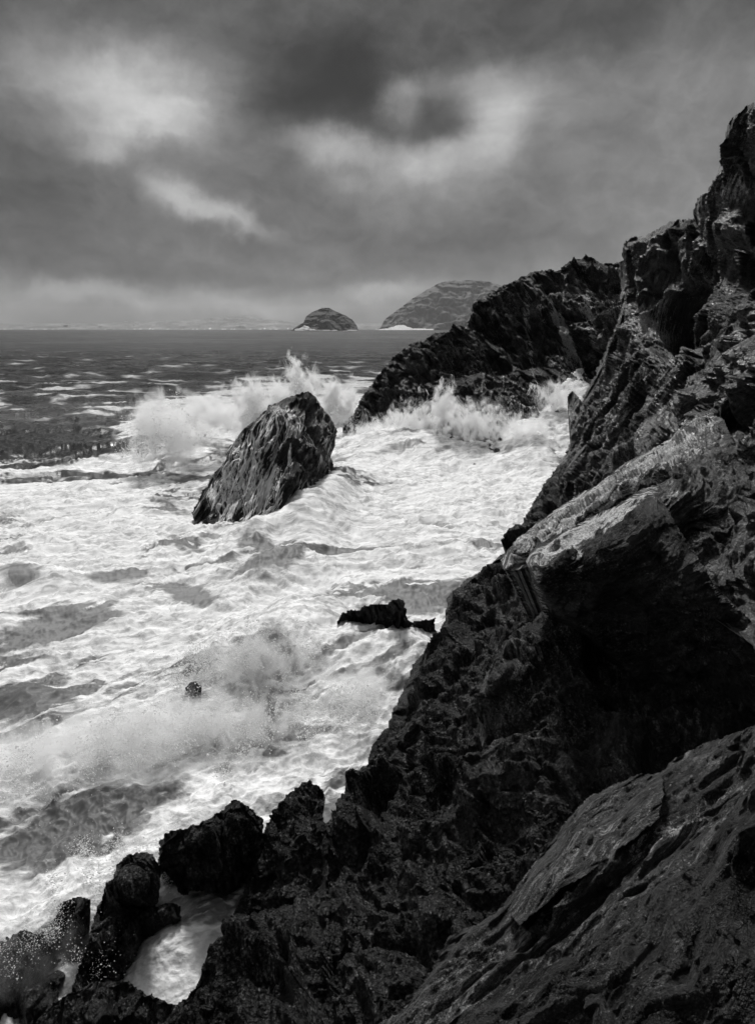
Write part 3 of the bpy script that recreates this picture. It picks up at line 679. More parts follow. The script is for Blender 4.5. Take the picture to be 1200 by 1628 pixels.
# upper ledge behind the block; its lit top is painted over pale bedding
relief('pale_lit_ledge', [(795, 890), (812, 868), (845, 838), (880, 812), (920, 785), (950, 770), (985, 742), (1020, 722), (1062, 700), (1095, 672), (1125, 655), (1150, 668), (1175, 720), (1200, 790), (1320, 950), (1300, 1100), (1000, 950), (890, 930), (838, 902), (802, 908)],
       [(795, 890, 14.5), (845, 838, 15.2), (920, 785, 16), (985, 742, 16.4), (1062, 700, 16.6), (1125, 655, 16), (1150, 668, 14), (840, 872, 11.6), (900, 845, 11.2), (960, 812, 11), (1010, 785, 10.8), (1060, 750, 10.9), (1090, 720, 11.8), (1175, 760, 10.5), (1200, 830, 9.5), (1300, 1050, 7), (1100, 850, 10), (1000, 940, 10), (860, 970, 11), (820, 925, 11.8), (1130, 700, 12.5)],
       M_mid, sp=1.5, edge_amp=4, seed=31, thick=3, strata=ST_MID, cells=((1.0, 0.26), (0.45, 0.15), (0.2, 0.065), (0.09, 0.025)), aniso=(3.0, 1.6, 0.4), rough=((0.4, 0.08),),
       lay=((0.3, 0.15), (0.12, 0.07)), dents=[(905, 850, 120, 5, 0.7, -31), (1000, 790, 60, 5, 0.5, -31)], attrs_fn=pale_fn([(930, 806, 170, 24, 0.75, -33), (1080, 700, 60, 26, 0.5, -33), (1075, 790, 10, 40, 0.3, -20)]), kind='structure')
# big dark block
relief('angular_block', [(836, 892), (842, 876), (870, 858), (905, 840), (940, 822), (985, 800), (1022, 776), (1042, 772), (1052, 795), (1075, 835), (1105, 880), (1140, 935), (1190, 985), (1300, 1080), (1300, 1260), (1180, 1190), (1120, 1175), (1060, 1130), (990, 1060), (930, 1000), (872, 965), (862, 940), (846, 925)],
       [(836, 890, 9.6), (870, 858, 10.3), (940, 822, 10.4), (1022, 776, 10.4), (1042, 772, 10.3), (850, 893, 8.9), (900, 872, 8.7), (960, 842, 8.6), (1010, 810, 8.6), (1040, 790, 8.9), (1040, 850, 8.3), (1100, 920, 7.9), (872, 965, 9.1), (930, 1000, 9.0), (1000, 1060, 8.9), (1080, 1130, 8.9), (1180, 1180, 8.5), (1290, 1240, 7.2), (1290, 1090, 6.6), (1180, 1020, 7.4), (900, 930, 8.75), (1000, 950, 8.5), (1060, 800, 9.2), (845, 915, 9.0), (860, 920, 8.8)],
       M_block, sp=1.4, edge_amp=4, seed=37, thick=2.0, strata=ST_MID, cells=((1.3, 0.16), (0.5, 0.10), (0.2, 0.05), (0.09, 0.022)), aniso=(1.7, 1.3, 0.8), rough=((0.3, 0.03),),
       lay=(), attrs_fn=pale_fn([(940, 836, 120, 11, 0.9, -30), (1075, 800, 12, 26, 0.5, -30), (920, 890, 12, 25, 0.25), (850, 930, 8, 25, 0.4), (1140, 940, 6, 60, 0.3, -40)]), kind='structure')  # pale blobs paint light along the top strip and left edge
# foreground slab
relief('foreground_slab', [(560, 1700), (595, 1632), (640, 1605), (668, 1570), (700, 1520), (712, 1488), (760, 1468), (790, 1450), (808, 1425), (845, 1378), (880, 1330), (905, 1300), (935, 1268), (975, 1248), (1015, 1232), (1050, 1228), (1068, 1210), (1110, 1186), (1150, 1172), (1205, 1150), (1350, 1110), (1900, 1100), (1900, 2300), (500, 2300)],
       [(560, 1700, 4.9), (600, 1630, 5.1), (700, 1520, 5.4), (790, 1450, 5.6), (880, 1330, 5.9), (935, 1268, 6.0), (1050, 1228, 5.8), (1150, 1172, 5.7), (1350, 1110, 4.6), (1850, 1150, 2.6), (740, 1560, 4.7), (850, 1480, 4.7), (950, 1400, 4.7), (1050, 1330, 4.6), (1150, 1280, 4.5), (900, 1600, 3.9), (980, 1500, 3.95), (1080, 1430, 3.9), (1200, 1330, 3.7), (1000, 1600, 3.3), (1130, 1500, 3.2), (1250, 1400, 3.0), (1100, 1628, 2.9), (1250, 1600, 2.6), (1600, 1500, 1.9), (1850, 2200, 1.5), (700, 2200, 2.6), (900, 1800, 2.9), (700, 1680, 4.2), (930, 1530, 3.95), (1010, 1500, 3.75)],
       M_slab, sp=1.6, edge_amp=5, seed=41, thick=1.2, strata=ST_MID, cells=((1.1, 0.26), (0.5, 0.16), (0.22, 0.08), (0.1, 0.035), (0.045, 0.013)), aniso=(2.0, 1.4, 0.7), rough=((0.2, 0.022),),
       lay=(), nrm_w=0.3, tilt=0.9, step=0.4, warp=0.08, dents=[(880, 1480, 150, 5, 0.14, -42), (960, 1530, 140, 5, 0.1, -40), (1085, 1335, 90, 6, 0.14, -45), (760, 1560, 100, 5, 0.1, -38), (1000, 1430, 60, 4, 0.08, -30), (1130, 1250, 60, 5, 0.12, -50)], attrs_fn=pale_fn([(870, 1500, 200, 60, 0.12, -40), (1060, 1330, 60, 22, 0.5, -25), (1080, 1390, 60, 12, 0.15, -45)]), kind='structure')

relief('foreground_plate', [(806, 1446), (840, 1392), (880, 1340), (918, 1302), (958, 1268), (1000, 1243), (1052, 1230), (1056, 1262), (1048, 1300), (1012, 1330), (966, 1362), (930, 1392), (890, 1412), (862, 1442), (826, 1472)],
       [(806, 1446, 5.25), (880, 1340, 5.6), (958, 1268, 5.75), (1052, 1230, 5.5), (1048, 1300, 4.75), (966, 1362, 4.75), (890, 1412, 4.75), (826, 1472, 4.75), (940, 1320, 5.1)],
       M_slab, sp=1.5, edge_amp=5, seed=43, thick=0.5, strata=ST_MID, cells=((0.6, 0.2), (0.26, 0.1), (0.1, 0.04), (0.045, 0.014)), aniso=(2.4, 1.5, 0.6), rough=((0.16, 0.012),), nrm_w=0.3, tilt=0.6,
       attrs_fn=pale_fn([(960, 1330, 80, 30, 0.15, -35)]), kind='structure')
relief('foreground_rock', [(640, 1700), (690, 1640), (735, 1612), (783, 1579), (845, 1545), (907, 1520), (945, 1480), (983, 1446), (1050, 1405), (1119, 1362), (1132, 1330), (1178, 1268), (1210, 1238), (1300, 1180), (1600, 1120), (1900, 1150), (1900, 2300), (600, 2300)],
       [(690, 1640, 4.1), (783, 1579, 4.15), (907, 1520, 4.0), (983, 1446, 4.0), (1119, 1362, 3.75), (1178, 1268, 3.9), (1300, 1180, 3.6), (1850, 1200, 2.2), (760, 1640, 3.6), (900, 1580, 3.45), (1000, 1520, 3.3), (1080, 1460, 3.25), (1180, 1380, 3.15), (1000, 1628, 2.95), (1200, 1500, 2.75), (1200, 1628, 2.45), (1500, 1500, 1.9), (1850, 2200, 1.3), (700, 2200, 2.3), (1100, 1560, 3.0), (1050, 1640, 2.7)],
       M_fore, sp=1.6, edge_amp=6, seed=45, thick=0.6, strata=ST_MID, cells=((0.9, 0.26), (0.4, 0.14), (0.16, 0.06), (0.07, 0.025)), aniso=(1.8, 1.4, 0.7), rough=((0.2, 0.02),), nrm_w=0.4,
       attrs_fn=pale_fn([], mussel=lambda u, v, P: 0.5 + 0.8 * perlin(P / 0.35, 95)), kind='structure')

# sea stack in the surf
STACK = [(306, 815), (320, 785), (336, 757), (356, 735), (366, 708), (382, 692), (396, 674), (414, 662), (428, 645), (448, 637), (468, 628), (490, 622), (503, 632), (516, 652), (530, 670), (536, 690), (532, 712), (524, 720), (530, 745), (530, 790), (500, 840), (440, 890), (370, 900), (310, 860)]
stack_root = bpy.data.objects.new('sea_stack', None); sc.collection.objects.link(stack_root)
stack_root['label'] = 'steep black sea stack streaming with white water in the middle of the surf'; stack_root['category'] = 'sea stack'
_, FR_STACK = relief('rock_body', STACK,
       [(308, 812, 39.5), (330, 752, 42), (386, 672, 43), (445, 634, 44), (490, 622, 45), (536, 690, 48), (528, 745, 48.5), (530, 790, 46), (440, 870, 35.5), (370, 880, 35), (320, 850, 37), (420, 760, 39), (370, 770, 39.5), (460, 680, 41.5), (500, 680, 43.5), (480, 740, 40.6), (420, 700, 41.2), (500, 720, 43.0), (350, 800, 38.6)],
       M_stack, sp=1.2, edge_amp=5, seed=47, thick=3.0, strata=ST_STACK, cells=((1.7, 1.0), (0.7, 0.5), (0.28, 0.2)), aniso=(3.4, 1.3, 0.7), rough=((0.4, 0.08),),
       attrs_fn=pale_fn([], runoff=[(395, 740, 50, 55, .55, 30), (350, 790, 34, 35, .6), (462, 655, 26, 12, .6, 20), (470, 690, 12, 40, .45, -30), (436, 690, 14, 45, .5), (430, 790, 50, 40, .65), (515, 700, 14, 30, .3)]), parent=stack_root)
_, FR_SPUR = relief('rock_spur', [(438, 800), (440, 730), (452, 708), (468, 696), (484, 698), (500, 712), (518, 735), (528, 752), (520, 790), (500, 830), (440, 860), (400, 870), (410, 820)],
       [(440, 730, 38.0), (470, 696, 38.6), (500, 712, 39.6), (528, 752, 42.5), (520, 790, 40.4), (440, 860, 35), (400, 870, 35), (465, 760, 36.8), (490, 750, 38.0)],
       M_stack, sp=1.2, edge_amp=4, seed=49, thick=2.2, strata=ST_STACK, cells=((1.3, 0.7), (0.55, 0.36), (0.24, 0.15)), aniso=(3.4, 1.3, 0.7), rough=((0.4, 0.08),),
       attrs_fn=pale_fn([], runoff=[(430, 800, 36, 36, .65), (463, 725, 5, 30, .65), (500, 775, 26, 16, .45), (400, 850, 40, 30, .8)]), parent=stack_root)

# smaller rocks
def rock(name, outline, ctrl, label, cat='rock', seed=60, cells=((0.8, 0.5), (0.32, 0.26), (0.13, 0.09)), group=None, mat=None, thick=1.0, edge=8, sp=1.4, mus=0.6):
    return relief(name, outline, hts(ctrl), mat or M_low, sp=sp, edge_amp=edge, seed=seed, thick=thick, strata=ST_LOW, cells=cells, aniso=(2.0, 1.3, 0.7),
                  rough=((0.3, 0.06),), attrs_fn=pale_fn([], mussel=lambda u, v, P: np.full(len(u), mus)), label=label, cat=cat, group=group)
rock('half_sunken_rock', [(536, 990), (545, 978), (565, 970), (590, 964), (612, 960), (626, 953), (640, 955), (645, 975), (652, 990), (672, 988), (690, 984), (692, 1010), (650, 1030), (560, 1020)],
     [(536, 988, .5), (600, 962, 1.2), (640, 955, 1.7), (648, 985, 1.0), (690, 985, .8), (650, 1030, -.3), (560, 1020, -.2), (600, 992, .5)],
     'low black rock with a sharp square end standing in foam beside the cliff', seed=61, mat=M_wet)
BG = 'boulders at the foot of the cliff'
rock('boulder', [(253, 1370), (256, 1338), (272, 1320), (310, 1313), (342, 1298), (358, 1282), (372, 1274), (392, 1280), (420, 1306), (418, 1345), (392, 1392), (365, 1425), (320, 1440), (262, 1430)],
     [(253, 1365, .6), (272, 1320, 1.2), (342, 1298, 1.4), (372, 1275, 1.5), (420, 1306, 1.3), (395, 1392, .4), (365, 1425, -.1), (320, 1440, -.3), (262, 1430, -.1), (320, 1340, 1.35), (370, 1330, 1.3), (290, 1375, .8), (320, 1395, .5)],
     'broad flat-topped dark boulder with foam breaking over its back, left of the tall boulder', cat='boulder', seed=62, group=BG)
rock('boulder', [(388, 1420), (402, 1370), (420, 1325), (440, 1285), (458, 1262), (475, 1250), (492, 1243), (508, 1250), (516, 1275), (512, 1300), (520, 1320), (520, 1440), (450, 1470), (392, 1450)],
     [(388, 1420, .2), (420, 1325, 1.2), (458, 1262, 1.8), (492, 1243, 2.0), (512, 1290, 1.8), (520, 1330, 1.9), (520, 1440, 1.4), (450, 1470, .6), (392, 1450, .0), (460, 1330, 1.7), (450, 1400, 1.0)],
     'tall round-topped dark boulder joined to the foot of the cliff', cat='boulder', seed=63, group=BG)
rock('boulder', [(95, 1640), (112, 1590), (122, 1548), (138, 1500), (152, 1450), (170, 1410), (188, 1375), (212, 1356), (246, 1356), (258, 1380), (246, 1405), (248, 1430), (222, 1458), (200, 1490), (182, 1530), (160, 1570), (150, 1610), (120, 1650)],
     [(95, 1640, .3), (122, 1548, .6), (152, 1450, .8), (188, 1375, 1.1), (246, 1356, 1.2), (248, 1430, .3), (200, 1490, .1), (160, 1570, 0), (120, 1650, -.2), (205, 1400, 1.1), (165, 1490, .75), (130, 1580, .4)],
     'long steep dark rock slanting down to the lower left between two strips of foam', cat='boulder', seed=64, group=BG)
rock('boulder', [(20, 1720), (40, 1640), (62, 1606), (108, 1582), (150, 1560), (205, 1560), (235, 1582), (280, 1596), (310, 1580), (345, 1600), (360, 1740)],
     [(20, 1720, .1), (62, 1606, .5), (150, 1560, .9), (205, 1560, .9), (280, 1592, .7), (330, 1600, .9), (340, 1740, .8), (160, 1700, .6), (160, 1610, .9)],
     'low rounded black rock along the bottom edge below the foam channel', cat='boulder', seed=65, group=BG)
rock('wave_washed_rock', [(-60, 1700), (-40, 1540), (0, 1500), (40, 1480), (75, 1490), (100, 1530), (92, 1590), (40, 1660), (0, 1720)],
     [(-60, 1700, -.2), (0, 1500, .2), (75, 1490, .2), (100, 1530, .0), (40, 1660, -.2), (30, 1570, .2), (-40, 1540, .1)],
     'dark rock at the lower left corner seen through falling foam', seed=66, edge=14)
rock('wave_washed_rock', [(86, 1475), (92, 1440), (115, 1425), (145, 1430), (142, 1470), (120, 1500), (95, 1500)],
     [(86, 1475, .2), (115, 1425, .7), (145, 1435, .7), (120, 1500, .1)],
     'small dark wet rock beside the head of the slanting boulder, left of it', seed=67, edge=6)
rock('channel_rock', [(168, 1550), (180, 1510), (200, 1478), (228, 1450), (262, 1434), (288, 1440), (284, 1462), (258, 1474), (232, 1492), (212, 1520), (195, 1560)],
     [(168, 1550, .3), (200, 1478, .6), (262, 1434, .7), (288, 1440, .6), (232, 1492, .3), (195, 1560, .1)],
     'thin ridge of dark wet rock between the foam channel and the slanting boulder', seed=68, mat=M_wet)
for k, (ol, ct, lb) in enumerate([
    ([(376, 1085), (390, 1060), (420, 1040), (450, 1024), (470, 1026), (452, 1048), (430, 1070), (410, 1092)], [(376, 1085, .3), (420, 1040, .75), (465, 1026, .8), (410, 1090, .1)], 'dark rock tip breaking through the crest of white water, upper of two'),
    ([(366, 1130), (380, 1108), (410, 1098), (440, 1110), (432, 1136), (400, 1142)], [(366, 1130, .2), (400, 1100, .6), (440, 1115, .6), (400, 1142, .0)], 'dark rock tip showing in white water just below the other one'),
    ([(296, 1100), (300, 1088), (312, 1084), (320, 1094), (312, 1102)], [(296, 1100, .6), (310, 1085, .8), (320, 1096, .7), (312, 1102, .5)], 'tiny black rock tip alone in the middle of the white water'),
    ([(444, 970), (452, 958), (470, 954), (478, 964), (466, 976)], [(444, 970, .4), (460, 955, .6), (478, 964, .5), (466, 976, .2)], 'tiny dark rock tip in foam left of the low square-ended rock')]):
    rock('rock_tip', ol, ct, lb, seed=70 + k, mat=M_wet, edge=8, thick=0.8, sp=1.0, cells=((0.4, 0.35), (0.16, 0.14)))

# islands and the far coast
def island_mat(name, base, s):
    m, t, out = new_mat(name)
    pos = t.node('ShaderNodeNewGeometry').outputs['Position']
    st = t.mapping(pos, (1, 1, 0.5))
    n1 = t.noise(st, 1 / s, 8, 0.62, 0.5); n2 = t.noise(pos, 0.2 / s, 4, 0.5)
    col = t.m('MULTIPLY', t.ramp(n1, 0.3, 0.75, base * 0.45, base * 1.9), t.ramp(n2, 0.3, 0.7, 0.7, 1.3))
    a = t.node('ShaderNodeAttribute', attribute_name='foam').outputs['Fac']
    col = t.m('ADD', t.m('MULTIPLY', col, t.m('SUBTRACT', 1.0, a)), t.m('MULTIPLY', a, 0.85))
    b = t.node('ShaderNodeBump', ins={'Height': t.m('MULTIPLY', n1, s * 0.5), 'Strength': 0.8, 'Distance': 1.0})
    p = t.node('ShaderNodeBsdfPrincipled', ins={'Base Color': t.node('ShaderNodeCombineColor', ins={0: col, 1: col, 2: col}).outputs[0], 'Roughness': 0.85, 'Normal': b.outputs[0]})
    t.l.new(p.outputs[0], out.inputs['Surface'])
    return m
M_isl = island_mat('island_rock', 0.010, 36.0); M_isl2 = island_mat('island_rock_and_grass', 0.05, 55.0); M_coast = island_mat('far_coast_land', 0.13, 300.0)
def surf_foot(zmax, seed, size):
    def fn(u, v, P, disp, crack):
        return {'foam': sstep(-(P[:, 2] - zmax * (0.35 + perlin(P / size, seed))), -1.0, 2.0)}
    return fn
relief('island', [(455, 530), (470, 520), (482, 513), (487, 503), (496, 496), (512, 489), (522, 489), (535, 495), (550, 501), (560, 508), (567, 517), (571, 530)],
       [(455, 530, 4116), (515, 489, 4284), (571, 530, 4158), (490, 515, 4137), (520, 515, 4095), (545, 515, 4137)],
       M_isl, sp=0.8, edge_amp=1.2, seed=81, thick=240, cells=((90, 38), (38, 17)), aniso=(1, 1, 1.8), rough=((60, 13),),
       attrs_fn=surf_foot(3, 5, 50), label='small dark dome-shaped rock island on the horizon', cat='island')
relief('island', [(596, 532), (604, 520), (612, 507), (628, 495), (645, 482), (662, 470), (680, 459), (700, 449), (722, 445), (750, 445), (775, 447), (800, 455), (850, 475), (880, 500), (900, 532)],
       [(596, 532, 7525), (628, 495, 7700), (700, 449, 8120), (760, 446, 8155), (850, 475, 8050), (900, 532, 7700), (640, 520, 7420), (700, 515, 7315), (760, 515, 7350), (690, 480, 7700), (760, 480, 7735)],
       M_isl2, sp=1.0, edge_amp=1.6, seed=83, thick=700, cells=((210, 84), (84, 40)), aniso=(1, 1, 1.6), rough=((100, 28),),
       attrs_fn=surf_foot(4, 6, 100), label='large pale hazy island with a long sloping back behind the headland', cat='island')
relief('far_coast', [(-900, 530), (-900, 503), (-300, 508), (0, 514), (80, 513), (150, 514), (200, 512), (260, 510), (320, 507), (360, 502), (390, 501), (420, 506), (460, 511), (520, 513), (590, 514), (700, 516), (1500, 505), (1500, 530)],
       [(-900, 503, 16200), (-900, 530, 14580), (0, 514, 16200), (0, 530, 14850), (390, 500, 16740), (390, 530, 14850), (700, 515, 16200), (700, 530, 14850), (1500, 505, 16200), (1500, 530, 14850)],
       M_coast, sp=1.6, edge_amp=1.5, seed=85, thick=900, cells=((600, 160),), rough=((400, 80),), aniso=(1, 1, 1), attrs_fn=surf_foot(-50, 7, 50), kind='structure')
# breaking surf at the islands' feet
def foam_attr(c=1.0, a=0.9, fine=1.0):
    def fn(u, v, P, disp, crack):
        return {'foam': np.full(len(u), c), 'aer': np.full(len(u), a), 'fine': np.full(len(u), fine)}
    return fn
relief('island_surf', [(600, 524.2), (612, 522), (625, 519), (632, 517), (640, 517), (648, 519), (656, 522), (690, 523), (690, 526), (600, 526)],
       [(600, 526, 7140), (640, 518, 7210), (690, 525, 7140), (640, 526, 7070)], M_surge, sp=0.8, edge_amp=1.5, seed=87, thick=20, cells=((20, 7),), rough=((20, 7),),
       attrs_fn=foam_attr(), kind='stuff', label='white surf at the foot of the large hazy island', cat='surf')
relief('island_surf', [(468, 524), (478, 521), (484, 517), (490, 519), (495, 523), (520, 524.6), (568, 524.6), (568, 526), (468, 526)],
       [(468, 526, 3927), (487, 518, 3948), (568, 525, 3927), (487, 526, 3906)], M_surge, sp=0.7, edge_amp=1.0, seed=88, thick=10, cells=((12, 4),), rough=((12, 4),),
       attrs_fn=foam_attr(), kind='stuff', label='white surf at the foot of the small dark island', cat='surf')

# ------------------------------------------------------------------ surf thrown on to rock
def surge_attrs(seed, size=1.2, cov=0.8, st=(1, 1, 1)):
    def fn(u, v, P, disp, crack):
        n = fbm(P / np.array(st), 5, 0.62, seed, size=size, ridged=True)
        return {'foam': np.clip(sstep(n, 0.9 - 2.2 * cov, 1.4 - 1.6 * cov), 0, 1), 'aer': np.clip(0.75 + 0.3 * n, 0, 1), 'fine': np.full(len(u), 0.8)}
    return fn
relief('surge_gully', [(795, 770), (802, 740), (812, 722), (824, 700), (842, 676), (852, 655), (868, 640), (882, 625), (895, 608), (905, 598), (925, 594), (938, 606), (960, 640), (960, 720), (950, 800), (860, 810)],
       [(795, 770, 52), (812, 722, 57), (842, 676, 61), (868, 640, 65), (905, 598, 71), (930, 596, 71.5), (955, 640, 66), (955, 720, 55), (860, 810, 46), (940, 790, 46), (860, 720, 56), (890, 660, 62)],
       M_surge, sp=1.5, edge_amp=6, seed=91, thick=2, cells=((1.4, 0.05),), aniso=(1, 1.4, 1), up=True, rough=((1.8, 0.35), (0.6, 0.12)), attrs_fn=surge_attrs(400, 1.6, 0.95),
       kind='stuff', label='white water surging up the gully between headland and cliff', cat='surf')

# ------------------------------------------------------------------ spray
TET = np.array([[1, 1, 1], [1, -1, -1], [-1, 1, -1], [-1, -1, 1]], float) * 0.6
TF = np.array([[0, 1, 2], [0, 3, 1], [0, 2, 3], [1, 3, 2]])
def droplets(name, C, S, seed, label, mat=None):
    r = np.random.default_rng(seed); n = len(C)
    a = r.normal(size=(n, 3, 3)); q, _ = np.linalg.qr(a)
    V = (TET[None] @ q) * S[:, None, None] + C[:, None]
    F = (TF[None] + (np.arange(n) * 4)[:, None, None]).reshape(-1, 3)
    return make_mesh(name, V.reshape(-1, 3), F, mat or M_spray, smooth=False, kind='stuff', label=label, cat='spray')
def jets(seed, a, b, n_jet, per, h, spread, size, lean=(0, 0, 0), tmax=1.0, width=0.25):
    """ballistic fingers of water thrown up from the line a-b; h = height of the tallest finger (m)"""
    r = np.random.default_rng(seed); a = np.array(a, float); b = np.array(b, float); C = []; S = []
    cl = r.random(max(4, n_jet // 9))
    for k in range(n_jet):
        s = min(max(cl[r.integers(len(cl))] + r.normal() * 0.05, 0), 1)
        env = math.sin(math.pi * min(max(s, 0.04), 0.96)) ** 0.5 * (0.35 + 0.65 * abs(math.sin(s * 9.0 + seed)))
        p0 = a + (b - a) * s + r.normal(size=3) * (0.5, 0.6, 0.0)
        hh = h * env * (0.25 + 0.75 * r.random() ** 1.5)
        vz = math.sqrt(2 * 9.81 * hh); T = vz / 9.81
        vx = r.normal() * spread + lean[0]; vy = r.normal() * spread + lean[1]
        t = (r.random(per) ** 0.75) * T * (0.9 + 0.5 * r.random()) * tmax
        q = p0 + np.stack([vx * t, vy * t, vz * t - 4.905 * t * t], 1)
        q += r.normal(size=(per, 3)) * (width * (0.35 + 1.4 * t / T))[:, None]
        C.append(q); S.append(size * np.exp(r.normal(size=per) * 0.45) * (1.15 - 0.5 * t / T / 1.4))
    return np.concatenate(C), np.concatenate(S)
def on(u, v, Y): return at(u, v, Y)
def pack(L):
    R_ = [jets(*a[:-1], **a[-1]) for a in L]
    return np.concatenate([r[0] for r in R_]), np.concatenate([r[1] for r in R_])
c, s = pack([(1, at(385, 672, 56), at(545, 672, 71), 30, 220, 4.8, 0.9, 0.03, dict(width=0.22)), (2, at(460, 668, 60), at(500, 668, 61), 16, 240, 5.4, 0.6, 0.035, dict(width=0.2))])
droplets('spray', c, s, 1, 'tall burst of white spray behind the sea stack')
c, s = pack([(3, at(215, 725, 50), at(335, 700, 52), 26, 160, 3.4, 1.0, 0.028, dict(width=0.25))])
droplets('spray', c, s, 2, 'burst of white spray on the open water left of the sea stack')
c, s = pack([(5, on_z(30, 1240, .4), on_z(620, 1110, .4), 60, 220, .6, .7, .012, dict(width=.14)), (6, on_z(250, 1090, .7), on_z(480, 1020, .7), 50, 220, .6, .7, .012, dict(width=.14)), (7, on_z(90, 1180, .4), on_z(420, 1150, .4), 40, 220, .7, .7, .012, dict(width=.14))])
droplets('spray', c, s, 3, 'thin spray over the collapsing wave in the middle of the water')
c, s = pack([(11, on_z(-30, 1560, .3), on_z(130, 1440, .3), 8, 160, .8, .6, .006, dict(width=.10)), (12, on_z(120, 1440, .3), on_z(330, 1320, .3), 40, 260, .35, .5, .008, dict(width=.08)), (13, on_z(-40, 1640, .3), on_z(60, 1560, .3), 6, 160, .9, .6, .006, dict(width=.10))])
droplets('spray', c, s, 4, 'spray flying off the breaker against the lower left rocks')
def threads(name, fr, sites, seed, label, step=2.5, off=0.04, wid=(0.03, 0.10), smooth=2):
    """strands of white water that run down a rock: each follows the rock's own surface, drawn into its grooves.
    sites = (u, v, spread u, spread v, count, length px, drift du per dv, fan)"""
    r = np.random.default_rng(seed); V = []; Fc = []; fo = []; n0 = 0
    gu, gv, idx, sp = fr['gu'], fr['gv'], fr['idx'], fr['sp']
    def look(u, v):
        i = int(round((u - gu[0]) / sp)); j = int(round((v - gv[0]) / sp))
        if 0 <= i < len(gu) and 0 <= j < len(gv): return idx[j, i]
        return -1
    for (su, sv, au, av, cnt, ln, dr, fan) in sites:
        for _ in range(cnt):
            x = r.normal(); u = su + x * au; v = sv + r.normal() * av; L = ln * (0.4 + 0.8 * r.random()); w0 = r.uniform(*wid) * (0.6 + 0.8 * r.random())
            pts = []; d = dr + x * fan + r.normal() * 0.08; walk = 0.0
            for q in range(int(L / step)):
                k = look(u, v)
                if k < 0: break
                kl, kr = look(u - 3, v), look(u + 3, v)
                g = 0.0
                if kl >= 0 and kr >= 0: g = np.clip((fr['disp'][kl] - fr['disp'][kr]) * 1.5, -0.5, 0.5)
                walk = 0.8 * walk + r.normal() * 0.07
                pts.append(fr['P'][k] - fr['n'][k] * 0 - rays(u, v) / np.linalg.norm(rays(u, v)) * (off + 0.02 * r.random()))
                u += step * (d + g + walk); v += step
            if len(pts) < 4: continue
            p = np.array(pts); m = len(p)
            for _s in range(smooth): p[1:-1] = (p[:-2] + p[1:-1] * 2 + p[2:]) / 4
            t = np.linspace(0, 1, m); w = w0 * np.clip(np.minimum(t * 6, (1 - t) * 4 + 0.25), 0.15, 1) * (1 + 0.35 * np.sin(t * 40 + r.random() * 6))
            w = w * (0.7 + 0.9 * t * (fan > 0.1))
            side = np.array([1.0, 0.0, 0.0])[None] * w[:, None] * 0.5; out = np.array([0, -1.0, 0.2])[None] * w[:, None] * 0.35
            V.append(np.stack([p - side, p + out, p + side], 1).reshape(-1, 3))
            a = n0 + np.arange(m - 1) * 3
            Fc.append(np.stack([a + 3, a + 4, a + 1, a], 1)); Fc.append(np.stack([a + 4, a + 5, a + 2, a + 1], 1))
            n0 += m * 3
            fo.append(np.full(m * 3, r.uniform(0.55, 1.0)))
    V = np.concatenate(V); fo = np.concatenate(fo)
    return make_mesh(name, V, np.concatenate(Fc), M_surge, attrs={'foam': fo, 'aer': fo * 0 + 0.8, 'fine': fo * 0 + 0.5}, kind='stuff', label=label, cat='runoff')
threads('water_runoff', FR_STACK, [(448, 655, 5, 4, 8, 60, 0.1, 0.3), (430, 665, 12, 6, 13, 90, -0.5, 0.15), (395, 695, 12, 8, 20, 110, -0.45, 0.15), (370, 730, 12, 10, 27, 90, -0.35, 0.1), (475, 660, 5, 4, 8, 70, 0.45, 0.2),
        (345, 765, 10, 10, 18, 60, -0.25, 0.1), (428, 715, 18, 14, 28, 90, -0.45, 0.1), (398, 765, 22, 14, 49, 80, -0.35, 0.1), (505, 690, 6, 8, 6, 40, 0.3, 0.1), (375, 795, 25, 10, 39, 40, -0.2, 0.1)], 501,
        'white water draining in threads down the face of the sea stack', wid=(0.015, 0.06), smooth=1)
threads('water_runoff', FR_SPUR, [(463, 712, 2, 3, 6, 50, 0.0, 0.08), (440, 770, 10, 10, 27, 60, -0.4, 0.1), (440, 810, 22, 10, 49, 40, -0.4, 0.1), (495, 770, 14, 6, 13, 40, -0.3, 0.2)], 511,
        'white water over the lower spur of the sea stack', wid=(0.015, 0.06), smooth=1)
threads('water_runoff', FR_LEDGE, [(712, 618, 2, 4, 110, 60, -0.1, 0.4), (800, 592, 1.5, 3, 18, 50, 0.05, 0.05), (846, 602, 1.5, 3, 24, 40, -0.1, 0.1)], 521,
        'white water pouring off the low ledges under the headland', wid=(0.04, 0.09), off=0.12, smooth=10)
threads('water_runoff', FR_TIP, [(717, 610, 2, 3, 60, 60, -0.15, 0.3), (670, 615, 2, 4, 16, 50, -0.1, 0.1), (582, 655, 2, 4, 24, 50, -0.6, 0.1)], 531,
        'white water draining from the tip of the headland', wid=(0.04, 0.09), off=0.12, smooth=10)
